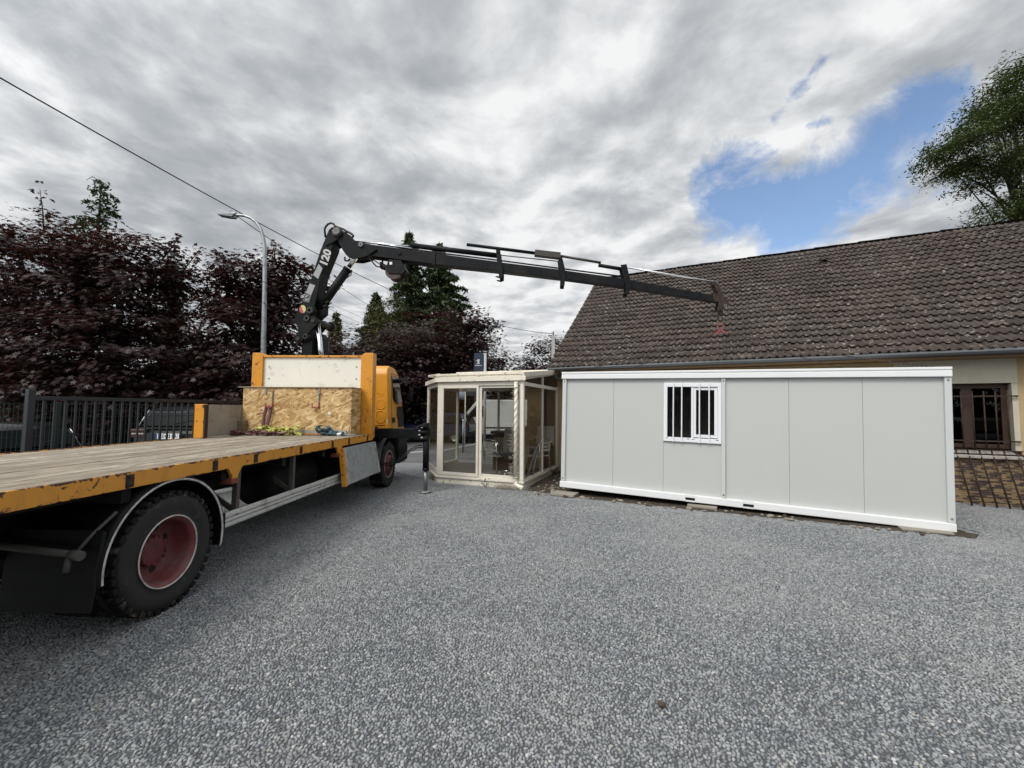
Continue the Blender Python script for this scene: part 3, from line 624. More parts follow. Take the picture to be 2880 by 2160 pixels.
for x, y, w in ((.02, .0, .075), (FR-.005, .0, .085), (FR, BKM-.05, .08), (LX, LY, .07), (LX, BKM, .07), (.35, BKM, .06)): post(fr, x, y, w)
fr.bar((FR, 1.50, .18), (FR, 1.50, 2.80), .055, .06, (0, 1, 0))
# head rails: level at the front, transom and raking rail on the right flank
fr.cham((.05, -.035, 2.37), (FR-.05, .035, 2.47), .006); fr.bar((0, 0, 2.42), (LX, LY, 2.42), .06, .10); fr.bar((LX, LY, 2.42), (LX, BKM, 2.42), .06, .10); fr.bar((LX, BKM, 2.42), (WL, BKM, 2.42), .06, .10)
fr.bar((FR, .03, 2.405), (FR, BKM, 2.405), .06, .085); fr.bar((FR, .02, 2.555), (FR, BKM, 2.90), .065, .12)
fr.build('frame', M['cream'], cv)
# two sliding leaves on the front
for a, b, y in ((.055, 1.115, -.022), (1.085, FR-.05, .022)):
    lf = MB(); zb, zt = .20, 2.372
    for p, q, c, d in ((a, a+.10, zb, zt), (b-.055, b, zb, zt), (a+.10, b-.055, zb, zb+.075), (a+.10, b-.055, zt-.06, zt)): lf.cham((p, y-.022, c), (q, y+.02, d), .005)
    dd = lf.build('sliding_door', M['cream'], cv); MB().box((a+.09, y-.004, zb+.06), (b-.05, y+.001, zt-.05)).build('pane', M['glass'], dd)
gp = MB()
def gpane(p, q, z0, z1, z2=None):
    p = Vector((*p, 0)); q = Vector((*q, 0)); n_ = (q-p).normalized().cross(Vector((0, 0, 1)))*.003; z2 = z1 if z2 is None else z2
    a, b, c, d = p+Vector((0, 0, z0)), q+Vector((0, 0, z0)), q+Vector((0, 0, z2)), p+Vector((0, 0, z1))
    gp.add([a-n_, b-n_, c-n_, d-n_, a+n_, b+n_, c+n_, d+n_], [(0,1,2,3),(7,6,5,4),(4,5,1,0),(5,6,2,1),(6,7,3,2),(7,4,0,3)])
gpane((-.02, .03), (LX+.02, LY-.03), .32, 2.37); gpane((LX, LY+.03), (LX, BKM-.03), .2, 2.37); gpane((LX+.03, BKM), (.32, BKM), .2, 2.37); gpane((.38, BKM), (WL, BKM), .2, 2.37)
each(gp, 'pane', M['glass'], cv); gp = MB(); gpane((FR, .04), (FR, 1.47), .20, 2.365); gpane((FR, 1.53), (FR, BKM-.09), .20, 2.365); gpane((FR, .04), (FR, 1.47), 2.447, 2.497, 2.666); gpane((FR, 1.53), (FR, BKM-.09), 2.447, 2.673, 2.838)
each(gp, 'pane', M['flankglass'], cv)
cp = MB(); cp.bar((-.0, -.0, .26), (LX, LY, .26), .05, .12); cp.build('kick_panel', M['cream'], cv)
# roof: low mono-pitch slab with fascia, ribs and weathered cap
O1 = offpoly(.10); O2 = offpoly(.02)
def rz_(x, y, b): return b + max(0.0, y)*.108
fa = MB(); ring(fa, .105, -.03, 2.472, 2.575, (1, 2)); fa.bar((FR+.05, -.1, 2.60), (FR+.05, BKM, 2.925), .05, .11)
fa.build('fascia', M['creamdirty'], cv)
rf = MB(); vs = [(x, y, rz_(x, y, 2.578)) for x, y in O2] + [(x, y, rz_(x, y, 2.625)) for x, y in O2]; n5 = 5
rf.add(vs, [list(range(n5))[::-1], list(range(n5, 2*n5))] + [[i, (i+1) % n5, n5+(i+1) % n5, n5+i] for i in range(n5)])
rf.build('roof', M['creamdirty'], cv)
rb = MB()
for x in (-.02, 1.10, FR-.02): rb.bar((x, -.06, 2.64), (x, BKM, 2.64+BKM*.108), .07, .05)
rb.bar((0, -.03, 2.66), (LX, LY, 2.75), .07, .05); rb.cham((-.03, -.05, 2.626), (FR, .02, 2.672), .01); rb.bar((LX-.02, BKM-.04, 2.965), (FR+.05, BKM-.04, 2.965), .10, .06); each(rb, 'roof_rib', M['creamdirty'], cv)
MB().box((WL, BKM-.03, -.05), (FR+.02, BKM+.10, 2.93)).box((LX, BKM-.02, 2.46), (WL, BKM+.05, 2.90)).build('back_wall', M['beige'], cv)
# rainwater pipe with shoe at the front right corner
dp = MB(); px_, py_ = FR-.135, -.085
dp.cyl((px_, py_, 2.44), (px_, py_, .20), .043, n=14); dp.tube([(px_, py_, .22), (px_, py_, .13), (px_+.03, py_-.01, .085), (px_+.12, py_-.035, .055), (px_+.21, py_-.06, .03)], [.048, .05, .052, .056, .062], 14)
for z in (.24, 1.3, 2.3): dp.cyl((px_, py_, z), (px_, py_, z+.03), .050, n=14)
dp.build('rainwater_pipe', M['creamdirty'], cv)
cw = Matrix.Translation(CA) @ Matrix.Rotation(CRZ, 4, 'Z')
def cworld(x, y, z): return cw @ Vector((x, y, z))
# dry climber wound round the pipe
M['drystem'] = plain('bleached dry stems', (.40, .36, .29), .9, var=.25, sc=20)
vg = random.Random(21); vp = cworld(px_, py_, 0); vine = thing('dry_climber', 'bleached dead climber wound round the cream rainwater pipe of the porch', 'climbing plant', (vp.x, vp.y, 0), CRZ)
st = MB()
for k in range(3):
    st.tube([((.052+.004*k)*math.cos(t*.62*6.28/4+k*2.1), (.052+.004*k)*math.sin(t*.62*6.28/4+k*2.1), .15+t*.075) for t in range(30)], .006, 5)
for i in range(130):
    z = .25+2.0*vg.random()**1.3; a = vg.uniform(2.2, 4.2); r_ = .05; L = vg.uniform(.04, .13)*(1.3 if z < 1.2 else .6); d = Vector((math.cos(a), math.sin(a), vg.uniform(.1, .9))).normalized()
    p = Vector((r_*math.cos(a), r_*math.sin(a), z)); q = p + d*L; st.tube([p, p+d*L*.5+Vector((0, 0, .01)), q], .0028, 4)
    for _ in range(2): e = Vector((vg.uniform(-1, 1), vg.uniform(-1, 1), vg.uniform(-.3, 1))).normalized(); st.tube([p+d*L*.6, p+d*L*.6+e*.035], .0022, 4)
st.build('stems', M['drystem'], vine)
tf = MB()
for i in range(420):
    a = Vector((vg.gauss(-.20, .17), vg.gauss(-.10, .05), abs(vg.gauss(0, .04))+.004)); d = Vector((vg.uniform(-1, 1), vg.uniform(-1, 1), vg.uniform(.0, .9))).normalized()*vg.uniform(.03, .10); tf.tube([a, a+d*.6+Vector((0, 0, .008)), a+d], .0022, 4)
tf.build('dead_growth', M['drystem'], vine)
# ------------------------------------------------------------------ things inside the porch
def place(o, x, y, z, rz=0): p = cworld(x, y, z); o.location = p; o.rotation_euler = (0, 0, CRZ+rz)
FL = .138
M['chairblk'] = plain('grey black fabric', (.03, .032, .035), .8, var=.2, sc=14)
oc = thing('office_chair', 'black swivel office chair with tall mesh back in the porch', 'office chair'); place(oc, 1.60, .92, FL, .45)
MB().cham((-.25, -.25, .46), (.25, .25, .55), .04).build('seat', M['chairblk'], oc)
b = MB(); b.prism([(-.22, .56), (.22, .56), (.17, 1.16), (-.17, 1.16)], .22, .27); b.build('backrest', plain('grey mesh back', (.20, .20, .20), .8), oc, .015)
MB().cyl((0, 0, .13), (0, 0, .46), .03).cyl((0, 0, .22), (0, 0, .36), .045).build('column', M['ink'], oc)
for s_ in (-1, 1): MB().tube([(s_*.24, .1, .5), (s_*.30, .1, .52), (s_*.31, .08, .72)], .016, 8).cham((s_*.31-.035, -.18, .72), (s_*.31+.035, .14, .75), .012).build('armrest', M['ink'], oc)
bb = MB()
for i in range(5):
    a = i*2*PI/5+.3; bb.tube([(0, 0, .12), (.17*math.cos(a), .17*math.sin(a), .10), (.32*math.cos(a), .32*math.sin(a), .07)], [.03, .024, .018], 8); bb.cyl((.32*math.cos(a)-.012, .32*math.sin(a), .03), (.32*math.cos(a)+.012, .32*math.sin(a), .03), .03, n=12)
bb.build('star_base', M['chrome'], oc)
def alu_chair(lab, x, y, rz):
    c = thing('metal_chair', lab, 'chair', group='aluminium chairs in the porch'); place(c, x, y, FL, rz)
    f_ = MB()
    for s_ in (-1, 1):
        f_.tube([(s_*.27, -.24, 0), (s_*.27, -.24, .62), (s_*.27, -.1, .67), (s_*.27, .2, .67), (s_*.24, .25, .8)], .012, 8); f_.tube([(s_*.25, .28, 0), (s_*.22, .22, .45), (s_*.22, .27, .85)], .012, 8); f_.tube([(s_*.25, -.22, .42), (s_*.22, .24, .42)], .010, 6)
    f_.tube([(-.22, .27, .85), (0, .30, .87), (.22, .27, .85)], .012, 8); f_.tube([(-.26, -.23, .40), (.26, -.23, .40)], .010, 6); f_.build('frame', M['chrome'], c)
    s1 = MB(); [s1.cham((-.25, -.22+.075*i, .43), (.25, -.165+.075*i, .445), .004) for i in range(6)]; s1.build('seat', M['alu'], c)
    s2 = MB(); [s2.cham((-.21, .235+.012*i, .56+.095*i), (.21, .25+.012*i, .625+.095*i), .004) for i in range(3)]; s2.build('backrest', M['alu'], c)
alu_chair('aluminium slat chair behind the office chair in the porch', 1.02, 1.30, PI-.35); alu_chair('aluminium slat chair before the white board in the porch', 2.02, 1.72, -1.9)
ct = thing('reception_counter', 'brown topped curved counter standing inside the glazed porch', 'counter'); place(ct, 1.22, 2.02, FL, .2)
MB().cham((-.55, -.22, 0), (.42, .2, .98), .03).build('body', plain('dark counter body', (.03, .022, .02), .5, var=.2), ct)
kt = MB(); kt.prism([(-.62, -.26), (-.3, -.34), (.2, -.34), (.44, -.26), (.52, -.05), (.48, .24), (-.62, .24)], .98, 1.06, 'xy'); kt.build('top', M['brown'], ct, .02)
bx = MB(); bx.cham((-.05, -.05, 0), (.05, .04, .09), .004); bo = bx.build('tissue_box', plain('pale box', (.7, .62, .58), .6)); place(bo, 1.42, 1.92, FL+1.06); tag(bo, 'small pale box on the brown porch counter', 'box')
cbd = MB(); cbd.cham((-.33, -.012, 0), (.33, .012, .88), .004); cb_ = cbd.build('wooden_board', plain('brown hardboard', (.20, .145, .085), .7, var=.15)); place(cb_, 1.12, 1.62, FL+.01, .1); cb_.rotation_euler[0] = -.10; tag(cb_, 'upright brown board behind the slat chair in the porch', 'board')
wb = MB(); wb.prism([(-.46, .1), (-.30, -.02), (.42, -.10), (.42, .46), (-.5, .46)], -.012, .012); wo = wb.build('white_board', M['white']); place(wo, 1.74, BKM-.07, FL+.72, 0); tag(wo, 'white board leaning on the beige back wall of the porch', 'board')
bd = MB(); bd.box((-.22, -.22, 0), (.22, .22, .70)); bk_ = bd.build('side_table', plain('beige cabinet', (.25, .19, .13), .7)); place(bk_, 1.9, BKM-.30, FL); tag(bk_, 'beige low cabinet under the white board in the porch', 'cabinet')
tr = MB()
for s_ in (-1, 1): tr.bar((-.10, s_*.2, 0), (.16, s_*.2, .72), .03, .04); tr.bar((.02, s_*.2, 0), (.20, s_*.2, .66), .03, .04)
tr.bar((.16, -.24, .72), (.16, .24, .72), .04, .04); to = tr.build('folded_trestle', M['steel']); place(to, 2.02, .85, FL, .9); tag(to, 'folded grey metal trestle behind the porch flank glass', 'trestle')
pt = MB(); pt.lathe([(.0, .004), (.15, .004), (.21, .022), (.215, .03), (.14, .016), (0, .016)], (0, 0, 0), 'z', 28); po_ = pt.build('floor_tray', M['alu']); place(po_, 1.42, .33, FL); tag(po_, 'round grey tray on the floor inside the sliding door', 'tray')
bc = MB(); bc.cham((-.08, -.05, 0), (.08, .05, .10), .004); bo2 = bc.build('carton', M['white']); place(bo2, 1.66, .22, FL); tag(bo2, 'small white carton on the floor beside the round tray', 'carton')
cbm = MB(); cbm.tube([(.16*math.cos(t*.7)*(1-.012*t), .07*math.sin(t*.7), .02+.008*(t % 7)) for t in range(48)], .010, 6); cbl = cbm.build('cable_coil', M['rubber']); place(cbl, .93, .30, FL); tag(cbl, 'black cable coiled on the floor behind the sliding door', 'cable')
CR = {'low':[(-0.545,4.169),(-0.368,4.155),(-0.269,4.092),(-0.21,3.972),(-0.235,3.849),(-0.313,3.784),(-0.607,3.589),(-0.669,3.68),(-0.714,3.738),(-0.662,3.919),(-0.585,4.099)],'rock':[(-0.608,3.622),(-0.502,3.687),(-0.346,3.784),(-0.277,3.718),(-0.24,3.62),(-0.418,3.466),(-0.473,3.36),(-0.567,3.417)],'pins':[(-0.244,3.73),(-0.576,3.331),(-0.332,3.965),(-0.392,3.785),(-0.407,3.384)],'col':[(-0.534,3.224),(-0.5,3.322),(-0.292,3.379),(-0.269,2.971),(-0.524,2.971)],'col2':[(-0.451,3.473),(-0.316,3.557),(-0.254,3.003),(-0.412,3.003)],'rod':[(-0.208,3.648),(-0.125,2.995)],'link':[(-0.739,3.639),(-0.712,3.68),(-0.662,3.709),(-0.632,3.7),(-0.636,3.672),(-0.609,3.647),(-0.684,3.61),(-0.726,3.615)],'boomL':[(-0.531,4.13),(-0.329,4.825),(-0.174,5.352),(-0.051,5.669)],'boomR':[(-0.285,4.193),(-0.129,4.822),(0.055,5.321),(0.304,5.449)],'boomtop':[(-0.044,5.438),(-0.067,5.596),(-0.025,5.706),(0.075,5.787),(0.157,5.827),(0.231,5.849),(0.316,5.801),(0.342,5.717),(0.284,5.635),(0.13,5.523)],'elb':[(0.216,5.747),(0.213,5.826)],'elb2':[(0.206,5.811)],'jibbase':[(0.346,5.745),(0.429,5.734),(0.506,5.649),(0.581,5.592),(0.629,5.545),(0.704,5.512),(0.971,5.465),(1.13,5.343),(0.887,5.197),(0.677,5.146),(0.493,5.162),(0.417,5.237),(0.34,5.339),(0.291,5.432),(0.242,5.507),(0.256,5.636)],'pinj':[(0.76,5.456)],'jt':[(0.847,5.501),(1.094,5.456),(2.432,5.253),(3.862,5.037),(5.199,4.849),(6.57,4.634),(8.518,4.24)],'jb':[(0.856,5.175),(1.102,5.146),(2.413,4.955),(3.864,4.782),(5.199,4.605),(6.567,4.401),(8.528,4.056)],'rods':[(0.553,5.605),(1.875,5.457),(1.834,5.49),(3.812,5.219),(3.114,5.483),(4.641,5.261),(5.205,5.187),(6.08,5.021),(6.026,4.966),(6.539,4.871),(6.593,4.918),(8.478,4.562),(1.094,5.512),(1.877,5.391),(3.891,5.225),(5.15,5.068)],'box':[(4.642,5.318),(5.202,5.244),(5.202,5.117),(4.626,5.198)],'br1':[(3.783,5.298),(3.88,5.297),(3.898,5.089),(3.946,4.802),(3.941,4.687),(3.868,4.66),(3.777,4.69),(3.783,4.713),(3.853,4.706),(3.844,4.775),(3.802,5.091)],'br2':[(5.14,5.115),(5.232,5.114),(5.292,4.842),(5.303,4.7),(5.278,4.48),(5.192,4.486),(5.198,4.673),(5.17,4.844)],'br3':[(6.483,4.927),(6.609,4.944),(6.692,4.572),(6.695,4.431),(6.648,4.278),(6.558,4.293),(6.595,4.405),(6.543,4.658)],'tip':[(8.438,4.534),(8.47,4.552),(8.548,4.481),(8.648,4.212),(8.7,4.193),(8.75,4.064),(8.731,4.018),(8.679,4.046),(8.641,3.954),(8.517,3.919),(8.5,3.937),(8.559,4.195),(8.442,4.483)],'hook':[(8.608,3.921),(8.605,3.81),(8.603,3.699),(8.6,3.579)],'red':[(8.546,3.56),(8.539,3.644),(8.585,3.68),(8.638,3.68),(8.654,3.634),(8.644,3.56),(8.758,3.532),(8.617,3.542),(8.438,3.506)],'kbar':[(0.4,4.977),(-0.233,4.051),(0.68,5.523),(0.407,5.004)],'hose':[(-0.131,5.696),(-0.158,5.876),(-0.13,5.95),(-0.075,6.006),(-0.009,6.025),(0.048,6.003),(0.083,5.955),(0.146,5.926),(0.28,5.876),(0.357,5.827),(0.443,5.783),(0.5,5.744),(0.524,5.725),(0.502,5.679)],'hose2':[(0.591,5.205),(0.742,5.17),(0.929,5.167),(1.015,5.068),(1.092,4.983),(1.185,4.963)],'hose3':[(0.957,5.166),(1.032,5.132),(1.127,5.066)],'winch':[(1.388,5.118),(1.668,5.089),(1.782,4.87),(1.711,4.786),(1.396,4.803),(1.325,4.889)],'drum':[(1.5,4.888),(1.503,4.752),(1.175,5.028),(1.325,4.952),(1.746,4.847),(1.75,4.688)],'hk':[(0.313,5.247),(0.321,5.162),(0.396,5.157),(0.442,5.198)],'dec120':[(-0.06,5.164)],'decA':[(-0.203,5.034),(-0.111,4.932),(-0.204,4.691),(-0.323,4.785)],'decB':[(-0.396,4.593),(-0.266,4.547),(-0.351,4.325),(-0.473,4.373)],'decC':[(-0.481,4.352),(-0.351,4.312),(-0.399,4.155),(-0.534,4.195)],'dot':[(-0.526,4.004),(-0.53,4.098)],'valve':[(-0.005,4.229),(-0.104,4.154),(-0.212,4.063),(-0.278,4.005),(-0.128,4.096),(-0.044,4.128)]}
# ------------------------------------------------------------------ flatbed crane truck (v to the right, u forward, z up; root in the middle)
YAW = math.atan2(1477-1440, F)
TV = Vector((math.cos(YAW), -math.sin(YAW), 0)); TT = Vector((math.sin(YAW), math.cos(YAW), 0)); TO = (4.43, -6.0, 0)
tk = thing('flatbed_truck', 'orange flatbed truck with black loading crane, wooden deck and red wheels', 'truck', TV*-4.43 + TT*6.0, -YAW)
def tb(): return MB(off=TO)
def tbuild(m, name, mat, par=None, bev=0): return m.build(name, mat, tk if par is None else par, bev)
TWM = Matrix.Translation(TV*-4.43 + TT*6.0) @ Matrix.Rotation(-YAW, 4, 'Z')
RV, LV = -3.15, -5.70
# deck of separate boards
dk = tb(); r_ = random.Random(4); x = LV+.03
while x < RV-.03:
    wdt = min(.178, RV-.012-x); dz = r_.uniform(-.003, .003); dk.cham((x+.002, .95, 1.235), (x+wdt-.003, 8.52, 1.281+dz), .006); x += wdt
tbuild(dk, 'deck', M['deck'])
sr = tb(); sr.cham((RV-.012, .93, 1.158), (RV+.022, 8.60, 1.287), .006); sr.cham((LV-.02, .93, 1.158), (LV+.015, 8.60, 1.287), .006); sr.cham((LV+.02, .90, 1.15), (RV-.015, .945, 1.287), .006)
srl = tbuild(sr, 'side_rail', M['orange'])
sp = tb()
for u in (2.05, 3.27, 4.19, 4.83, 5.82, 6.78, 7.42, 8.3):
    sp.cham((RV+.020, u-.036, 1.168), (RV+.0255, u+.036, 1.268), .003); sp.cham((RV+.0255, u-.03, 1.178), (RV+.035, u+.02, 1.20), .003); sp.cham((RV+.0255, u-.024, 1.242), (RV+.033, u+.024, 1.258), .003)
each(sp, 'stake_pocket', M['rust'], srl)
for u in (4.49, 7.04):
    lt = tb(); lt.prism([(u-.11, 1.16), (u-.05, 1.08), (u-.035, 1.02), (u+.035, 1.02), (u+.05, 1.08), (u+.11, 1.16)], RV-.01, RV+.026, 'yz'); lo = tbuild(lt, 'latch', M['orange_worn'], None, .004)
    l2 = tb(); l2.cham((RV-.10, u-.06, .985), (RV+.03, u+.055, 1.045), .008); tbuild(l2, 'latch_block', plain('red oxide', (.21, .055, .03), .7, var=.3), lo)
# head board between deck and crane
hbp = tb()
def hpost(a, b, sgn):
    if sgn > 0: pts = [(a, 1.2), (b, 1.2), (b, 2.955), (a+.075, 2.955), (a, 2.90)]
    else: pts = [(a, 1.2), (b, 1.2), (b, 2.90), (b-.055, 2.955), (a, 2.955)]
    hbp.prism(pts, 8.545, 8.74); pass
hpost(-3.40, -3.145, 1); hbd = tbuild(hbp, 'headboard', M['orange_worn'], None, .006)
hbp = tb(); hpost(-5.70, -5.475, -1); tbuild(hbp, 'headboard_post', M['orange_worn'], hbd, .006)
hr = tb(); hr.cham((-5.474, 8.56, 2.862), (-3.401, 8.70, 2.905), .006); tbuild(hr, 'top_rail', M['orange_worn'], hbd)
tbuild(tb().box((-5.473, 8.595, 1.28), (-3.402, 8.62, 2.861)), 'white_board', M['whiteply'], hbd)
bt = tb()
for v in (-5.36, -3.51):
    for z in (2.67, 2.42): bt.cyl((v, 8.594, z), (v, 8.585, z), .014, n=8)
each(bt, 'bolt', M['steel'], hbd)
# left side board still standing
sb = tb(); sb.cham((-5.62, 6.98, 1.284), (-5.455, 7.06, 1.862), .008); sbo = tbuild(sb, 'side_board', M['orange_worn'])
tbuild(tb().box((-5.58, 7.062, 1.29), (-5.53, 8.54, 1.856)), 'board_panel', M['ply'], sbo)
q = tb(); q.cham((-5.64, 6.975, 1.284), (-5.621, 7.05, 1.85), .004); q.cham((-5.454, 6.985, 1.284), (-5.43, 7.055, 1.85), .004); q.cham((-5.47, 6.96, 1.80), (-5.42, 6.98, 1.85), .004); tbuild(q, 'post_edge', M['rust'], sbo)
# dropped side board hanging at the front right
ds = tb(); A = [(RV+.03, 7.13, 1.125), (RV+.03, 8.60, 1.125), (RV+.13, 8.66, .50), (RV+.13, 7.09, .50)]; n_ = Vector((.025, 0, .004))
ds.add([Vector(p)-n_ for p in A] + [Vector(p)+n_ for p in A], [(0,1,2,3),(7,6,5,4),(4,5,1,0),(5,6,2,1),(6,7,3,2),(7,4,0,3)]); dso = tbuild(ds, 'drop_side', M['alupanel'], None, .004)
fe = tb(); fe.bar((RV+.028, 7.095, 1.13), (RV+.128, 7.055, .49), .07, .06, (0, 1, 0)); tbuild(fe, 'drop_side_edge', M['orange_worn'], dso)
rv = tb()
for k in range(6): rv.cyl((RV+.055+.017*k, 7.17-.007*k, 1.07-.105*k), (RV+.063+.017*k, 7.17-.007*k, 1.07-.105*k), .012, n=8)
rv.bar((RV+.057, 7.15, 1.115), (RV+.157, 7.11, .51), .05, .012, (0, 1, 0)); rv.bar((RV+.058, 8.58, 1.115), (RV+.158, 8.64, .51), .05, .012, (0, 1, 0)); each(rv, 'panel_edge', M['alu'], dso)
# chassis
ch = tb()
for v in (-4.86, -4.0): ch.box((v-.05, .95, .78), (v+.05, 10.6, 1.03))
for u in (1.2, 2.3, 3.3, 4.4, 5.5, 6.6, 7.7): ch.box((LV+.05, u-.04, 1.04), (RV-.03, u+.04, 1.234))
for v in (LV+.2, -5.0, -3.86, RV-.2): ch.box((v-.03, .95, 1.10), (v+.03, 8.5, 1.2335))
for u in (3.73, 9.73): ch.cyl((-5.3, u, .52), (-3.6, u, .52), .09, n=14)
ch.lathe([(.02, -.28), (.2, -.2), (.24, 0), (.2, .2), (.02, .28)], (-4.43, 3.73, .54), 'x', 20)
for v in (-4.9, -3.96): ch.bar((v, 3.0, .72), (v, 3.73, .60), .09, .10); ch.bar((v, 3.73, .60), (v, 4.5, .72), .09, .10)
ch.box((-5.3, 5.6, .48), (-4.95, 8.0, 1.0)).box((-3.85, 7.2, .50), (-3.42, 8.6, 1.02)).box((-4.9, 8.5, .55), (-3.5, 9.3, 1.05))
tbuild(ch, 'chassis', M['blackmetal'])
tbuild(tb().lathe([(.0, -.62), (.27, -.62), (.29, -.58), (.29, .58), (.27, .62), (0, .62)], (-3.72, 6.35, .74), 'y', 24), 'air_tank', M['blackmetal'])
# aluminium side guard on posts
sg = tb(); prof = [(0, .535), (.022, .535), (.028, .55), (.028, .580), (.006, .584), (.006, .596), (.028, .600), (.028, .625), (.006, .629), (.006, .641), (.028, .645), (.028, .675), (.022, .69), (0, .69)]
sg.prism([(RV-.03+a, z) for a, z in prof], 4.40, 8.0); sgo = tbuild(sg, 'side_guard', M['alu'])
gpst = tb()
for u in (4.62, 5.74): gpst.bar((RV-.05, u-.005, .60), (RV-.06, u+.02, 1.16), .055, .055, (0, 1, 0)); gpst.bar((RV-.06, u+.005, .66), (RV-.75, u+.02, 1.12), .03, .05)
each(gpst, 'guard_post', plain('brown grey steel', (.075, .066, .058), .6, var=.3, sc=6), sgo)
tbuild(tb().cham((RV-.036, 4.375, .53), (RV+.002, 4.402, .695), .004), 'end_cap', M['mudblack'], sgo)
# wheels
def wheel(v_out, u, z, side, rear):
    s_ = side; R0 = .522; W_ = .29; treads = []
    def tyre(vo):
        t_ = tb(); pr = [(.30, 0), (.315, -.012), (.36, .002), (.42, .010), (.455, .004), (.487, -.012), (.490, -.035), (.492, -.08), (.492, -W_+.08), (.490, -W_+.035), (.487, -W_+.012), (.42, -W_-.01), (.36, -W_), (.30, -W_)]
        t_.lathe([(r, a*s_) for r, a in pr], (vo, u, z), 'x', 64)
        lg2 = [tb(), tb()]
        for k in range(40):
            for sd, a0 in ((0, 0), (1, .5)):
                an = (k+a0)/40*2*PI; w_ = 2*PI/40*.31; v0, v1 = ((-.004, -.115), (-W_+.115, -W_+.004))[sd]; vs = []
                for rr_, dv in ((.475, 0), (.525, .004)):
                    for da in (-w_, w_):
                        for vv in (v0+(-dv if sd == 0 else dv)*0, v1): vs.append((vo+vv*s_, u+rr_*math.cos(an+da), z+rr_*math.sin(an+da)))
                lg2[sd].add(vs, [(0,1,3,2),(4,6,7,5),(0,4,5,1),(2,3,7,6),(0,2,6,4),(1,5,7,3)])
        for dv0, dv1 in ((-.125, -.14), (-.15, -.165)): t_.lathe([(.508, dv0*s_), (.521, dv0*s_), (.521, dv1*s_), (.508, dv1*s_)], (vo, u, z), 'x', 64)
        treads.extend(lg2); return t_
    t_ = tyre(v_out)
    if rear: t2 = tyre(v_out-.35*s_); t_.v += t2.v and []; b = len(t_.v); t_.v += t2.v; t_.f += [[i+b for i in f] for f in t2.f]; t_.sm += t2.sm
    wo = tbuild(t_, 'wheel', M['tyre'])
    for q_ in treads: tbuild(q_, 'tread', M['tread'], wo)
    rm = tb()
    if rear: pr = [(.311, -.004), (.306, .004), (.297, -.002), (.286, -.018), (.272, -.03), (.268, -.06), (.262, -.15), (.245, -.195), (.222, -.212), (.15, -.216), (.0, -.216)]
    else: pr = [(.311, -.004), (.306, .004), (.297, -.002), (.285, -.02), (.262, -.05), (.245, -.06), (.21, -.015), (.185, .035), (.165, .05), (.10, .05), (.095, .03), (0, .03)]
    rm.lathe([(r, a*s_) for r, a in pr], (v_out, u, z), 'x', 48); ro = tbuild(rm, 'rim', M['red'], wo)
    tbuild(tb().lathe([(.3105, .0), (.308, .0065), (.300, .0045), (.2975, -.001)] if s_ > 0 else [(.3105, 0), (.308, -.0065), (.300, -.0045), (.2975, .001)], (v_out, u, z), 'x', 48), 'rim_edge', M['trimwhite'], wo)
    hb_ = tb()
    if rear:
        hb_.lathe([(.135, -.217*s_), (.135, -.165*s_), (.124, -.150*s_), (.11, -.145*s_), (0, -.143*s_)], (v_out, u, z), 'x', 32)
        for k in range(12): a = k*PI/6; hb_.cyl((v_out-.160*s_, u+.118*math.cos(a), z+.118*math.sin(a)), (v_out-.136*s_, u+.118*math.cos(a), z+.118*math.sin(a)), .013, n=6)
    else:
        hb_.lathe([(.085, .02*s_), (.085, .075*s_), (.075, .085*s_), (0, .087*s_)], (v_out, u, z), 'x', 24)
        for k in range(10): a = k*PI/5; hb_.cyl((v_out+.048*s_, u+.138*math.cos(a), z+.138*math.sin(a)), (v_out+.075*s_, u+.138*math.cos(a), z+.138*math.sin(a)), .016, n=6)
    tbuild(hb_, 'hub', M['reddark'] if rear else M['ink'], wo)
    ho = tb(); n_h = 8 if rear else 10
    for k in range(n_h):
        a = k*2*PI/n_h+.35; rr_ = .198 if rear else .235; vv = -.2135 if rear else -.040
        ho.cyl((v_out+(vv-.004)*s_, u+rr_*math.cos(a), z+rr_*math.sin(a)), (v_out+(vv+(.0015 if rear else .02))*s_, u+rr_*math.cos(a), z+rr_*math.sin(a)), .033 if rear else .016, n=14)
    each(ho, 'hand_hole', M['ink'], wo); return wo
wheel(RV-.01, 3.73, .524, 1, True); wheel(LV+.01, 3.73, .524, -1, True); wheel(RV+.0, 9.73, .524, 1, False); wheel(LV, 9.73, .524, -1, False)
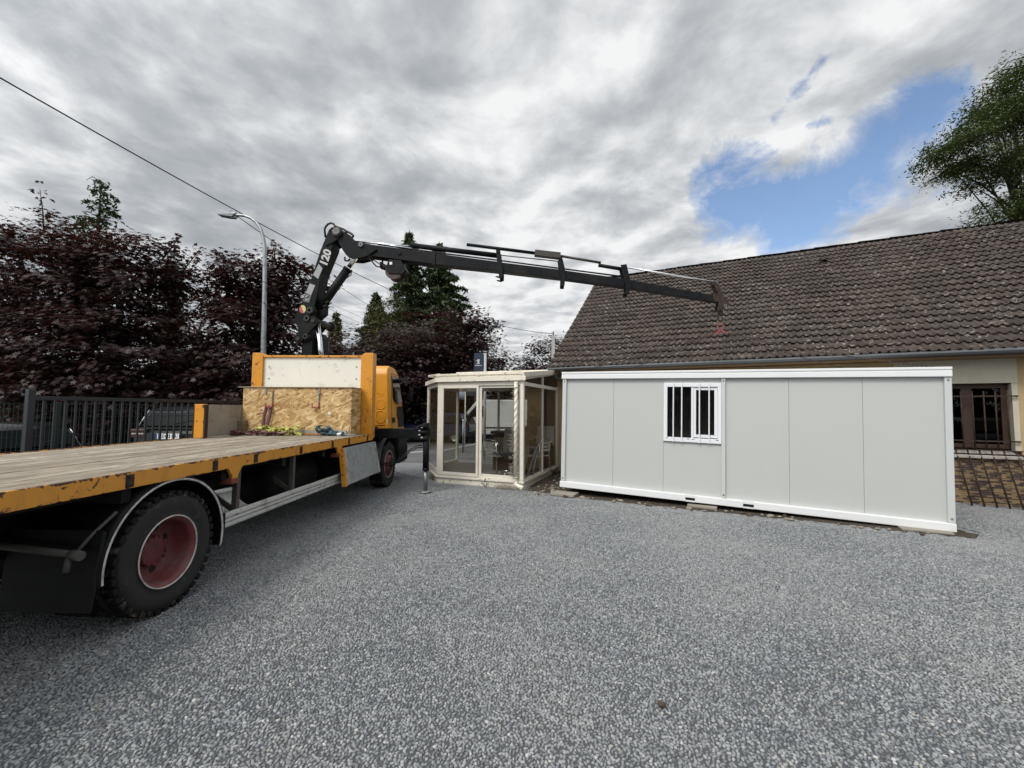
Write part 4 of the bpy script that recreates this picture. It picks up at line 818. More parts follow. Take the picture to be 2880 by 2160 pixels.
# rear mudguard with pale edge strip, flap and its tube brackets
for s_, vo in ((1, RV), (-1, LV)):
    a0, a1 = -PI*.075, PI*1.03
    def arc(mb, pr): mb.lathe([(r, a*s_) for r, a in pr], (vo, 3.73, .530), 'x', 40, PI/2-a1, PI/2-a0)
    # angle runs from the front edge over the top to the back
    def arcp(mb, pr):
        vs = []; k = len(pr); n = 44
        for i in range(n+1):
            a = a0+(a1-a0)*i/n
            for r, t in pr: vs.append((vo+t*s_, 3.73+r*math.cos(a), .530+r*math.sin(a)))
        mb.add(vs, [(i*k+j, i*k+(j+1) % k, (i+1)*k+(j+1) % k, (i+1)*k+j) for i in range(n) for j in range(k)], True)
    mg = tb(); arcp(mg, [(.630, .012), (.642, .012), (.650, -.02), (.650, -.68), (.638, -.68), (.636, -.02)]); mo = tbuild(mg, 'mudguard', M['mudblack'])
    es = tb(); arcp(es, [(.612, .013), (.630, .0145), (.630, .004), (.612, .004)]); tbuild(es, 'edge_strip', M['trimwhite'], mo)
    fl_ = tb(); fl_.prism([(3.13, .86), (3.088, .56), (3.075, .45), (3.05, .31), (3.03, .31), (3.05, .45), (3.06, .60), (3.10, .88)], vo+.004*s_, vo-.70*s_, 'yz'); tbuild(fl_, 'mud_flap', M['mudblack'], mo)
    br = tb(); br.tube([(vo-.9*s_, 3.02, .80), (vo-.10*s_, 3.0, .735)], .026, 10); br.cyl((vo-.12*s_, 3.0, .735), (vo-.04*s_, 2.99, .73), .036, n=10); br.tube([(vo-.09*s_, 3.0, .745), (vo-.06*s_, 3.09, .86), (vo-.03*s_, 3.23, .985)], .012, 6); br.tube([(vo-.12*s_, 2.985, .72), (vo-.12*s_, 2.97, .62)], .02, 6)
    tbuild(br, 'guard_bracket', plain('dusty bracket', (.075, .072, .065), .7, var=.3), mo)
rl = tb(); rl.box((LV+.2, .93, .62), (RV-.2, 1.02, .75)); tbuild(rl, 'rear_bumper', M['blackmetal'])
# front mudguard and steps
fm = tb()
vs = []
for i in range(20):
    a = PI*.35+(PI*.72)*i/19
    for r, t in ((.63, .01), (.65, .0), (.65, -.5), (.63, -.5)): vs.append((RV+t, 9.73+r*math.cos(a), .53+r*math.sin(a)))
fm.add(vs, [(i*4+j, i*4+(j+1) % 4, (i+1)*4+(j+1) % 4, (i+1)*4+j) for i in range(19) for j in range(4)], True)
fm.cham((RV-.5, 8.98, .42), (RV-.02, 9.12, .95), .03); tbuild(fm, 'front_mudguard', plain('grey plastic guard', (.055, .057, .058), .6, var=.15))
lb = tb(); lb.cham((RV-.45, 10.42, .46), (RV+.0, 11.22, 1.20), .04); lb.cham((LV-.0, 10.42, .46), (RV, 11.30, .85), .04); lb.cham((RV-.5, 9.15, 1.12), (RV-.04, 10.42, 1.34), .03); tbuild(lb, 'step_well', M['mudblack']); tbuild(tb().cham((RV-.40, 10.5, .44), (RV+.012, 11.1, .458), .004), 'step_edge', M['steel'])
# cab
def cab_shape():
    m = tb(); v0, v1 = LV+.06, -3.19; prof = [(9.76, 1.26), (9.74, 2.62), (9.79, 2.76), (9.92, 2.83), (10.35, 2.80), (10.62, 2.66), (10.86, 1.98), (11.06, 1.30), (11.08, 1.2), (9.77, 1.2)]
    bm = bmesh.new(); vs = []
    for v in (v0, v1): vs.append([bm.verts.new((v, a, z)) for a, z in prof])
    n = len(prof); bm.faces.new(vs[0][::-1]); bm.faces.new(vs[1])
    for i in range(n): bm.faces.new((vs[0][i], vs[0][(i+1) % n], vs[1][(i+1) % n], vs[1][i]))
    # the sides lean in towards the roof
    for v in bm.verts:
        if v.co.z > 1.9: k = (v.co.z-1.9)/.9*.06; v.co.x += -k if v.co.x > -4.4 else k
    bmesh.ops.recalc_face_normals(bm, faces=bm.faces)
    bmesh.ops.bevel(bm, geom=[e for e in bm.edges if e.calc_length() > .02], offset=.05, segments=3, profile=.5, affect='EDGES', clamp_overlap=True)
    bm.verts.index_update(); m.add([v.co.copy() for v in bm.verts], [[v.index for v in f.verts] for f in bm.faces], True); bm.free(); return m
cab = tbuild(cab_shape(), 'cab', M['orange_cab'])
md = cab.modifiers.new('wn', 'WEIGHTED_NORMAL')
def cside(z): return -3.19 - (max(0, z-1.9)/.9*.06)
def sidepoly(name, pts, mat, e0=.0005, e1=.004, par=cab):
    m = tb(); n = len(pts); vs = [(cside(z)+e0, u, z) for u, z in pts] + [(cside(z)+e1, u, z) for u, z in pts]
    m.add(vs, [list(range(n)), list(range(2*n-1, n-1, -1))] + [[(i+1) % n, i, n+i, n+(i+1) % n] for i in range(n)]); return tbuild(m, name, mat, par)
sidepoly('side_window', [(10.06, 2.60), (10.52, 2.61), (10.60, 2.52), (10.80, 1.95), (10.42, 1.92), (10.20, 1.99), (10.11, 2.08)], M['darkglass'] if False else plain('dark cab glass', (.012, .014, .016), .08, var=.02), .001, .006)
sidepoly('door_lower_trim', [(10.42, 1.86), (10.84, 1.86), (11.02, 1.34), (10.52, 1.34), (10.50, 1.55), (10.42, 1.62)], M['mudblack'], .001, .005)
dl = tb()
for pts in ([(10.03, 1.3), (10.02, 2.66)], [(10.03, 2.66), (10.55, 2.64)],): dl.tube([(cside(z)+.001, u, z) for u, z in pts], .004, 6)
tbuild(dl, 'door_seam', M['ink'], cab); tbuild(tb().cham((-3.195, 10.05, 1.47), (-3.175, 10.22, 1.59), .008), 'door_handle', M['ink'], cab)
em = tb()
def loop_tube(pts, r=.011):
    em.tube([(a, 9.752+(.004 if z > 2.6 else 0), z) for a, z in pts], r, 6)
def rrect(a0, a1, z0, z1, r=.05): return [(a0+r, z0), (a1-r, z0), (a1, z0+r), (a1, z1-r), (a1-r, z1), (a0+r, z1), (a0, z1-r), (a0, z0+r), (a0+r, z0)]
for z0, z1 in ((1.48, 1.75), (1.80, 2.02), (2.14, 2.58)):
    for k in range(5): loop_tube(rrect(-3.48-k*.36, -3.30-k*.36+.02, z0, z1))
loop_tube([(-3.9, 2.09), (-3.30, 2.09)], .009); loop_tube([(-3.9, 1.43), (-3.28, 1.43)], .012); each(em, 'pressed_rib', M['orange_cab'], cab)
tbuild(tb().box((-3.245, 9.7575, 1.45), (-3.215, 9.764, 1.56)), 'label', M['white'], cab)
mi = tb(); mi.tube([(-3.24, 10.62, 2.55), (-3.10, 10.72, 2.56), (-2.99, 10.80, 2.50), (-2.96, 10.82, 2.36)], .014, 8); mi.tube([(-3.2, 10.85, 1.86), (-3.08, 10.84, 1.87), (-2.98, 10.82, 2.0)], .014, 8)
mi.cham((-3.02, 10.80, 2.0), (-2.93, 10.90, 2.36), .03); mi.cham((-3.24, 10.40, 2.46), (-3.10, 10.66, 2.55), .03); tbuild(mi, 'mirror', M['mudblack'], cab)
tbuild(tb().cham((-5.5, 10.62, 2.63), (-3.35, 10.80, 2.68), .015).cham((-5.3, 10.9, 1.35), (-3.5, 11.12, 1.36), .004), 'sun_visor', M['mudblack'], cab)
ws = tb(); ws.add([(-5.45, 10.665, 2.60), (-3.40, 10.665, 2.60), (-3.36, 10.885, 1.96), (-5.5, 10.885, 1.96)], [(0, 1, 2, 3)]); tbuild(ws, 'windscreen', M['carpaint'], cab)
hl = tb(); [hl.cham((v-.18, 11.1, .92), (v+.18, 11.14, 1.08), .02) for v in (-5.35, -3.5)]; each(hl, 'headlight', M['lampclear'], cab)
# stabiliser
ob = tb(); ob.cham((-5.6, 9.06, 1.165), (-2.36, 9.30, 1.372), .012); ob.cham((-3.6, 9.03, 1.14), (-3.28, 9.33, 1.40), .012); so_ = tbuild(ob, 'stabiliser_beam', M['black'])
hd = tb(); hd.cham((-2.38, 9.02, 1.13), (-2.22, 9.34, 1.42), .03); hd.cham((-2.26, 9.06, 1.18), (-2.06, 9.24, 1.40), .03)
for z in (1.16, 1.30, 1.43): hd.cyl((-2.28, 9.02, z), (-2.10, 9.0, z), .035, n=10)
hd.cham((-2.22, 9.05, 1.40), (-2.09, 9.20, 1.50), .02); tbuild(hd, 'beam_head', M['black'], so_)
fx = tb(); [fx.cyl((-2.26+.05, 9.01, z), (-2.26+.05, 8.985, z), .028, n=10) for z in (1.18, 1.42)]; fx.cyl((-2.27, 9.02, 1.33), (-2.27, 9.0, 1.33), .02).cyl((-2.27, 9.02, 1.25), (-2.27, 9.0, 1.25), .02); each(fx, 'fitting', M['alu'], so_)
lg_ = tb(); lg_.cyl((-2.135, 9.08, .50), (-2.135, 9.08, 1.25), .066, n=20); lg_.cyl((-2.135, 9.08, .48), (-2.135, 9.08, .53), .074, n=20); tbuild(lg_, 'leg_barrel', M['black'], so_)
rd = tb(); rd.cyl((-2.135, 9.08, .02), (-2.135, 9.08, .49), .044, n=18); tbuild(rd, 'leg_rod', plain('dull steel', (.20, .205, .21), .4, .6, var=.1), so_)
tbuild(tb().lathe([(0, .03), (.05, .03), (.06, .018), (.125, .012), (.13, .004), (.125, 0), (0, 0)], (-2.135, 9.08, .022), 'z', 28), 'foot_plate', M['steel'], so_)
ho_ = tb()
for dz in (0, -.045): ho_.tube([(-2.2, 9.03, 1.02+dz), (-2.30, 8.98, 1.02+dz), (-2.46, 8.95, .93+dz), (-2.62, 8.97, .78+dz), (-2.80, 9.02, .66+dz), (-3.0, 9.1, .62+dz), (-3.25, 9.2, .65+dz), (-3.5, 9.3, .75+dz)], .014, 8)
tbuild(ho_, 'hydraulic_hose', M['rubber'], so_)
# ------------------------------------------------------------------ loading crane (s along the boom, t away, z up)
CB = Vector((-4.138, 9.384, 0)); CDx = Vector((.99808, -.062, 0)).normalized(); CT = Vector((.062, .99808, 0)).normalized()
CWM = Matrix(((CDx.x, CT.x, 0, CB.x), (CDx.y, CT.y, 0, CB.y), (0, 0, 1, 0), (0, 0, 0, 1))); CM = TWM.inverted() @ CWM
def kb(): return MB(M=CM)
c1 = kb(); c1.prism(CR['col'][:0] or [(-.53, 1.0), (-.53, 3.22), (-.50, 3.34), (-.29, 3.40), (-.26, 1.0)], -.17, .17); c1.prism([(-.26, 1.0), (-.26, 3.42), (-.20, 3.5), (-.15, 3.4), (-.13, 1.0)], .02, .28); c1.cham((-.75, -.35, .85), (.3, .4, 1.35), .05)
c1.cyl((-.407, -.21, 3.384), (-.407, .2, 3.384), .105, n=24); c1.cyl((-.3, .05, 1.3), (-.3, .05, 2.2), .3, n=24)
crane = c1.build('loading_crane', M['black'], tk, .008)
def kbuild(m, name, mat, bev=0): return m.build(name, mat, crane, bev)
# lower boom
b = kb(); bl_ = CR['boomL']; br_ = CR['boomR']
b.prism([(-.585, 4.02), bl_[1], bl_[2], (-.04, 5.70), (.12, 5.66), (.10, 5.42), br_[1], (-.262, 4.10)], -.168, .168)
b.prism(CR['low'], -.19, -.165); b.prism(CR['low'], .165, .19)
for sgn in (-1, 1): b.prism(CR['boomtop'], sgn*.175-.015, sgn*.175+.015)
b.prism([(-.50, 3.75), (-.28, 4.12), (-.22, 3.95), (-.40, 3.62)], -.16, .16)
kbuild(b, 'lower_boom', M['black'], .006)
rk = kb()
def link(mb, p, q, r1, r2, t0, t1):
    p = Vector(p); q = Vector(q); d = (q-p).normalized(); a = math.atan2(d.y, d.x); pts = [(p.x+r1*math.cos(a+PI/2+PI*i/12), p.y+r1*math.sin(a+PI/2+PI*i/12)) for i in range(13)] + [(q.x+r2*math.cos(a-PI/2+PI*i/12), q.y+r2*math.sin(a-PI/2+PI*i/12)) for i in range(13)]
    mb.prism(pts, t0, t1)
pn1, pn2, pn3, pn4, pn5 = CR['pins']
for t in (-.235, .205): link(rk, pn2, pn1, .098, .098, t, t+.035); rk.prism(CR['rock'], t+.004, t+.03)
kbuild(rk, 'rocker_link', M['black'], .006)
pi_ = kb()
for p, r, rr in ((pn1, .042, 0), (pn2, .042, 0), (pn3, .075, .03), (pn4, .065, .028), (pn5, .055, .028)):
    pi_.lathe([(rr, -.26), (r, -.26), (r+.012, -.235), (r+.012, .2)], (p[0], 0, p[1]), 'y', 20, smooth=False)
pi_.cyl((-.24, -.15, 3.73), (-.20, .42, 3.73), .075, n=18); pi_.cyl((-.20, .42, 3.73), (-.197, .48, 3.73), .115, n=24); pi_.cyl((.214, -.23, 5.747), (.214, .3, 5.747), .105, n=28); pi_.cyl((.214, .28, 5.76), (.214, .34, 5.76), .14, n=28)
each(pi_, 'pivot_pin', plain('greasy steel pin', (.03, .029, .028), .5, .3, var=.3, sc=14), crane)
pe = kb(); pe.lathe([(.012, -.255), (.078, -.255), (.085, -.245), (.085, -.2)], (.214, 0, 5.747), 'y', 28, smooth=False)
for k in range(4): pe.cyl((.214+.05*math.cos(k*PI/2+.5), -.26, 5.747+.05*math.sin(k*PI/2+.5)), (.214+.05*math.cos(k*PI/2+.5), -.25, 5.747+.05*math.sin(k*PI/2+.5)), .008, n=6)
pe.lathe([(.014, -.205), (.052, -.205), (.058, -.195), (.058, -.15)], (.76, 0, 5.456), 'y', 24, smooth=False); kbuild(pe, 'pin_cap', plain('grey pin cap', (.15, .145, .14), .5, .4, var=.3, sc=20))
lc = kb(); lc.cyl((-.215, -.10, 3.72), (-.045, -.10, 2.5), .055, n=20); kbuild(lc, 'lift_rod', M['chrome']); lb_ = kb(); lb_.cyl((-.10, .10, 2.9), (.10, .10, 1.3), .09, n=20); kbuild(lb_, 'lift_cylinder', M['black'])
# knuckle cylinder
k0, k1, k2, k3 = [Vector((p[0], 0, p[1])) for p in CR['kbar']]
kc = kb(); kc.cyl(k1, k0, .092, n=22); kc.cyl(k0-(k0-k1).normalized()*.05, k0+(k0-k1).normalized()*.01, .10, n=22); kc.tube([k0+Vector((.09, 0, -.03)), k0+Vector((.08, -.02, -.15)), k1+Vector((.14, -.02, .35)), k1+Vector((.12, 0, .18)), k1+Vector((.05, 0, .1))], .012, 6); kbuild(kc, 'knuckle_cylinder', M['black'])
kr = kb(); kr.cyl(k3, Vector((.75, 0, 5.44)), .048, n=18); kbuild(kr, 'knuckle_rod', M['chrome'])
# jib: base plates and four telescopic boxes
jb_ = kb()
for t in (-.17, .145): jb_.prism(CR['jibbase'], t, t+.025)
jb_.prism([(.30, 5.60), (.50, 5.62), (.62, 5.52), (.98, 5.45), (1.05, 5.30), (.88, 5.2), (.5, 5.19), (.36, 5.36)], -.144, .144)
kbuild(jb_, 'jib_base', M['black'], .005)
jt = CR['jt']; jl = CR['jb']
def boxbeam(i0, i1, hw, ext0, ext1, drop=0.0):
    m = kb(); (s0, a0), (s1, a1) = jt[i0], jt[i1]; b0, b1 = jl[i0][1]+.05, jl[i1][1]+.05
    def lin(s, p, q): return p+(q-p)*(s-s0)/(s1-s0)
    A, B = s0-ext0, s1+ext1
    m.prism([(A, lin(A, b0, b1)), (B, lin(B, b0, b1)), (B, lin(B, a0, a1)), (A, lin(A, a0, a1))], -hw, hw); return m
for i, (i0, i1, hw, e0, e1) in enumerate(((1, 2, .13, .12, .0), (2, 3, .115, .05, .0), (3, 4, .10, .03, .0), (4, 5, .088, .03, .0), (5, 6, .075, .03, .02))): kbuild(boxbeam(i0, i1, hw, e0, e1), 'jib_section', M['black'], .008)
cl_ = kb(); cl_.prism([(2.34, 5.275), (2.44, 5.26), (2.43, 4.985), (2.37, 4.985)], -.137, .137); cl_.cyl((1.62, -.15, 5.27), (1.62, .1, 5.27), .05, n=16); kbuild(cl_, 'jib_collar', M['black'], .004)
def C3(p, t=0.0): return Vector((p[0], t, p[1]))
R_ = [C3(p) for p in CR['rods']]
def moved(p, t): q = p.copy(); q.y += t; return q
cy = kb(); cy.cyl(R_[2], R_[3], .056, n=18); cy.cyl(R_[4], R_[5], .036, n=14); cy.cyl(R_[8], R_[9], .040, n=14); each(cy, 'extension_cylinder', M['black'], crane)
cr_ = kb(); cr_.cyl(R_[0], R_[1], .022, n=12); cr_.cyl(moved(R_[12], -.07), moved(R_[13], -.07), .016, n=12); cr_.cyl(R_[10], R_[11], .020, n=12); each(cr_, 'extension_rod', M['chrome'], crane)
c2 = kb(); c2.cyl(R_[6], R_[7], .028, n=12); c2.cyl(R_[14], R_[15], .012, n=8); c2.prism(CR['box'], -.07, .07); kbuild(c2, 'hose_guide', plain('weathered dark steel', (.05, .046, .04), .6, .2, var=.4, sc=8))
for nm, w in (('br1', .13), ('br2', .115), ('br3', .10)):
    m = kb(); m.prism(CR[nm], -w-.016, -w); m.prism(CR[nm], w, w+.016); p = CR[nm][1]; m.cyl((p[0]-.06, -w-.03, p[1]-.05), (p[0]-.06, w+.03, p[1]-.05), .022, n=10); kbuild(m, 'section_bracket', M['black'], .003)
tp_ = kb()
for t in (-.09, .066): tp_.prism(CR['tip'], t, t+.024)
tp_.prism([(8.42, 4.30), (8.55, 4.26), (8.60, 4.10), (8.44, 4.12)], -.08, .08); kbuild(tp_, 'jib_head', M['rust'], .003)
tg = kb(); tg.bar((8.50, 0, 4.58), (8.62, 0, 4.26), .12, .05); tg.lathe([(.012, -.115), (.036, -.115), (.036, -.09)], (8.655, 0, 4.02), 'y', 18, smooth=False); kbuild(tg, 'jib_head_arm', plain('grey worn steel', (.13, .13, .13), .5, .3, var=.25))
# winch
wn_ = kb(); [wn_.prism(CR['winch'], t, t+.02) for t in (-.16, .14)]; wn_.prism(CR['winch'], -.1, .1); mo_ = CR['drum'][2:4]; wn_.cyl((mo_[0][0], 0, mo_[0][1]), (mo_[1][0]+.05, 0, mo_[1][1]-.02), .065, n=14); wn_.cyl((mo_[0][0]-.02, 0, mo_[0][1]), (mo_[0][0]+.03, 0, mo_[0][1]+.01), .085, n=14); wn_.cyl((mo_[0][0]+.02, 0, mo_[0][1]), (mo_[0][0]+.02, 0, mo_[0][1]+.14), .02, n=8); kbuild(wn_, 'winch', M['black'], .005)
dm = kb(); q = CR['drum'][0]; dm.lathe([(.0, -.135), (.19, -.135), (.19, -.115), (.14, -.11), (.14, .11), (.19, .115), (.19, .135), (0, .135)], (q[0], 0, q[1]-.02), 'y', 28, smooth=False); kbuild(dm, 'winch_drum', plain('brown drum', (.055, .036, .032), .6, var=.2))
hk = kb(); q = CR['drum'][4]; hk.tube([(q[0]-.05, 0, q[1]), (q[0]-.01, 0, q[1]-.03), (q[0], 0, q[1]-.1)], .012, 6); hk.tube([(q[0], 0, q[1]-.1), (q[0]+.04, 0, q[1]-.15), (q[0], 0, q[1]-.2), (q[0]-.03, 0, q[1]-.16)], .014, 6); kbuild(hk, 'winch_hook', M['rust'])
wl = kb(); wl.box((q[0]-.33, -.164, q[1]+.15), (q[0]-.27, -.161, q[1]+.21)); kbuild(wl, 'winch_label', M['white'])
sh_ = kb(); p = [C3(x) for x in CR['hk']]; sh_.tube(p, .022, 8); kbuild(sh_, 'stow_hook', M['rust'])
hs_ = kb()
for nm, r, t in (('hose', .024, -.05), ('hose2', .016, -.1), ('hose3', .012, -.05)):
    P = [C3(x, t) for x in CR[nm]]; hs_.tube(P, r, 8)
    if nm == 'hose': hs_.tube([moved(x, .12)+Vector((.03, 0, -.05)) for x in P[:9]], r, 8)
pv = [C3(x, -.05) for x in CR['valve']]; hs_.tube(pv, .018, 6); hs_.tube([moved(x, .08)+Vector((.03, 0, -.02)) for x in pv], .014, 6)
for t in (-.10, -.06): hs_.tube([C3(CR['jt'][i], t)+Vector((0, 0, .03+.012*(i % 2))) for i in range(1, 6)], .010, 6)
eb = Vector((.332, 0, .943))
for t, o in ((-.12, -.02), (-.02, -.035), (.08, -.025)): hs_.tube([Vector((-.60, t, 4.0))+eb*d+Vector((o-.012*math.sin(d*5), 0, .02)) for d in (0, .3, .6, .9, 1.2, 1.5, 1.7)], .013, 6)
kbuild(hs_, 'hydraulic_hose', M['rubber'])
vv = kb()
for i in range(4): vv.cham((pv[1].x-.10+.035*i, -.05, pv[1].z-.34+.03*i), (pv[1].x-.07+.035*i, .08, pv[1].z-.14+.05*i), .012)
kbuild(vv, 'valve_block', M['blackmetal'])
# markings on the lower boom
M['decal'] = plain('worn white sticker', (.34, .35, .35), .5, var=.1, sc=20, dirt=(.12, .12, .12), dsc=26, dth=(.60, .66))
dc = kb(); dc.prism(CR['decA'], -.1715, -.169); dc.prism(CR['decB'], -.1715, -.169); each(dc, 'sticker', M['decal'], crane)
e = Vector((CR['boomL'][2][0]-CR['boomL'][1][0], CR['boomL'][2][1]-CR['boomL'][1][1])).normalized()
MT = CM @ Matrix(((e.x, -e.y, 0, CR['dec120'][0][0]+.015), (0, 0, -1, -.170), (e.y, e.x, 0, CR['dec120'][0][1]), (0, 0, 0, 1)))
text_mesh('number_lettering', '120', .25, plain('worn white lettering', (.5, .5, .49), .5, var=.1, sc=30), crane, MT, .0015, .010, .12, 1.0)
dq = kb(); dq.prism(CR['decC'], -.1712, -.169); kbuild(dq, 'sticker', M['decal'])
cc = Vector(np.mean(np.array(CR['decC']), axis=0)); dk_ = kb()
fr4 = [Vector(p) for p in CR['decC']]
for i in range(4): p_, q_ = cc+(fr4[i]-cc)*.84, cc+(fr4[(i+1) % 4]-cc)*.84; dk_.bar((p_.x, -.172, p_.y), (q_.x, -.172, q_.y), .004, .008)
dk_.lathe([(.030, -.1725), (.046, -.1725)], (cc.x-.012, 0, cc.y-.03), 'y', 20, PI*.2, PI*2.1); dk_.prism([(cc.x-.03, cc.y+.02), (cc.x+.05, cc.y+.065), (cc.x+.055, cc.y+.02), (cc.x+.0, cc.y-.002)], -.1725, -.1715); kbuild(dk_, 'emblem', M['ink'])
c_ = CR['dot'][0]; rdot = .092
for nm, a0, a1, col in (('round_sticker_red', .5, .5+PI, (.42, .06, .07)), ('round_sticker_yellow', .5+PI, .5+2*PI, (.62, .56, .20))):
    m = kb(); a0 += PI/2*1.0; a1 += PI/2*1.0
    m.prism([(c_[0]+.075*math.cos(a0+(a1-a0)*i/16), c_[1]+rdot*math.sin(a0+(a1-a0)*i/16)) for i in range(17)], -.1925, -.1905); kbuild(m, 'round_sticker', plain(nm.replace('_', ' '), col, .5, var=.2, sc=60, dirt=(.7, .68, .6), dsc=60, dth=(.6, .63)))
# hook and the four slings down to the cabin's corners
hk2 = kb(); hk2.cyl((8.59, 0, 4.0), (8.59, 0, 3.88), .03, n=10); hk2.tube([(8.59, -.03, 3.9), (8.54, 0, 3.83), (8.55, 0, 3.74), (8.59, 0, 3.70), (8.63, 0, 3.74), (8.63, 0, 3.79)], .022, 8); hk2.cham((8.54, -.04, 3.84), (8.64, .04, 3.93), .015); kbuild(hk2, 'load_hook', M['rust'])
hp = CWM @ Vector((8.59, 0, 3.66))
ls = thing('lifting_sling', 'red lifting sling with rusty chains running from crane hook to the cabin roof corners', 'chain sling', hp, KRZ)
mr = MB(); ring_ = [(.06*math.cos(a), 0, .08*math.sin(a)-.08) for a in [i*2*PI/20 for i in range(21)]]; mr.tube(ring_, .010, 8, False)
M['slingred'] = plain('faded red paint', (.30, .055, .05), .6, var=.25, sc=20)
mr.build('master_link', M['slingred'], ls)
CABM = Matrix.Translation(P0) @ Euler((0, .0215, KRZ)).to_matrix().to_4x4(); LSI = (Matrix.Translation(hp) @ Matrix.Rotation(KRZ, 4, 'Z')).inverted()
for lx, ly in ((.15, .08), (6.08, .08), (.15, 2.3), (6.08, 2.3)):
    e_ = LSI @ (CABM @ Vector((lx, ly, 2.48))); s0 = Vector((0, 0, -.16)); d_ = e_-s0; n = 60; u_ = Vector((d_.x, d_.y, 0)).normalized()
    mb = MB(); pts = []; rr_ = []
    for i in range(n+1):
        f = i/n; p = s0+d_*f; p.z -= .20*4*f*(1-f)*.35*d_.length/3; pts.append(p)
    fine = [pts[i//3].lerp(pts[min(i//3+1, n)], (i % 3)/3) for i in range(3*n+1)]; mb.tube(fine, [.0065 if i % 3 else .0125 for i in range(3*n+1)], 6)
    leg = mb.build('chain_leg', M['rust'], ls)
    cq = MB(); a, b_ = pts[0], pts[3]; cq.tube([a+Vector((0, 0, .02)), a.lerp(b_, .3), a.lerp(b_, .6), b_], [.008, .013, .011, .008], 8); sd = Vector((-u_.y, u_.x, 0))*.03; cq.tube([a.lerp(b_, .1)+sd, a.lerp(b_, .9)+sd*.5], .005, 6); cq.build('shortening_clutch', M['slingred'], leg)
# ------------------------------------------------------------------ crate and straps on the deck
cr0 = TV*-4.44 + TT*8.28 + Vector((0, 0, 1.284))
ck = thing('strand_board_crate', 'large strand board crate with lid standing against the truck headboard', 'crate', cr0, -YAW)
cx = MB(); cx.box((-1.075, -.235, .02), (.93, -.217, .915)); cx.box((.932, -.217, .0), (1.085, .235, .915)) if False else None
cx.box((1.055, -.235, .0), (1.073, .235, .915)); cx.box((-1.075, -.216, 0), (-1.057, .235, .915)); cx.box((-1.056, .217, 0), (1.054, .235, .915)); cx.box((-1.056, -.216, 0), (1.054, .216, .018)); cx.box((.932, -.239, .0), (1.054, -.217, .915))
cx.build('box', M['osb'], ck)
MB().cham((-1.17, -.262, .918), (1.09, .24, .934), .003).build('lid', plain('lid edge', (.34, .27, .17), .7, var=.2), ck)
MB().cham((-.14, -.262, .03), (1.0, -.24, .10), .004).build('batten', M['ply'], ck)
la = MB()
for x in (-.62, .44): la.box((x-.012, -.248, .80), (x+.012, -.240, .925)); la.cyl((x, -.258, .82), (x, -.24, .82), .024, n=12)
each(la, 'hasp', M['steel'], ck)
hkx = []
for x in (-.52, .40):
    m = MB(); m.box((x+.03, -.26, .58), (x+.045, -.240, .86)); m.build('hook_arm', M['steel'], ck)
    m = MB(); m.tube([(x+.038, -.25, .63), (x+.038, -.25, .55), (x+.038, -.30, .53), (x-.065, -.30, .535), (x-.065, -.30, .615)], .014, 8); m.build('hook', M['slingred'], ck)
MB().box((.62, -.2375, .40), (.67, -.2357, .45)).build('paper_scrap', M['white'], ck)
def strap(name, lab, pts_list, mat, grp, loc, wd=.055):
    r_ = random.Random(len(name)+len(lab)); m = MB()
    for pts in pts_list:
        ws_ = []; P = [Vector(p) for p in pts]
        # smooth the path
        for _ in range(2):
            Q = [P[0]]
            for a, b in zip(P[:-1], P[1:]): Q += [a.lerp(b, .25), a.lerp(b, .75)]
            P = Q + [P[-1]]
        for i in range(len(P)):
            f = i*.22+r_.random()*.1; t = (P[min(i+1, len(P)-1)]-P[max(i-1, 0)]).normalized(); w = Vector((math.cos(f)*.45, .8, math.sin(f)*.75)) if abs(t.z) < .6 or P[i].z < .1 else Vector((.9, .35, 0)); w = (w-t*w.dot(t)); w = w.normalized()*wd if w.length > .01 else Vector((0, wd, 0)); ws_.append(w)
        m.ribbon(P, ws_, .005)
    o = m.build(name, mat); o.location = loc; o.rotation_euler = (0, 0, -YAW); return tag(o, lab, 'strap', grp)
def strapmat(n, c): return plain(n, c, .75, var=.25, sc=14, bump=.2, bsc=90)
r_ = random.Random(9)
def pile(x0, x1, k, h, dy=.0, n=7):
    out = []
    for _ in range(k):
        a = r_.uniform(x0, x1); pts = [(a, r_.uniform(-.1, .05)+dy, .015)]
        for i in range(n): pts.append((min(x1, max(x0, pts[-1][0]+r_.uniform(-.16, .18))), r_.uniform(-.10, .10)+dy, r_.uniform(.02, h)))
        pts.append((pts[-1][0]+.06, dy, .012)); out.append(pts)
    return out
sl_o = cr0 + TT*-.36
x_ = -.52
strap('lashing_strap', 'purple red lashing strap hung over the left red hook and piled on the deck', [[(x_+.03, .075, .52), (x_-.02, .07, .565), (x_-.055, .075, .52), (x_-.10, .085, .36), (x_-.11, .09, .15), (x_-.09, .06, .02)], [(x_+.03, .075, .53), (x_+.035, .08, .45), (x_-.01, .085, .25), (x_-.05, .07, .08), (x_-.1, .03, .02)]] + pile(-1.05, .05, 9, .09, -.12, 6), strapmat('purple strap', (.17, .072, .082)), 'straps on the truck deck', sl_o, .055)
strap('lashing_strap', 'yellow green lashing strap tangled among the purple strap on the deck', pile(-.72, .14, 8, .19, -.05, 7), strapmat('yellow strap', (.48, .48, .12)), 'straps on the truck deck', sl_o, .06)
strap('lashing_strap', 'small knotted yellow strap end lying apart near the grey side board', pile(-1.40, -1.15, 5, .12, -.02, 5), strapmat('yellow strap end', (.48, .48, .12)), 'straps on the truck deck', sl_o, .055)
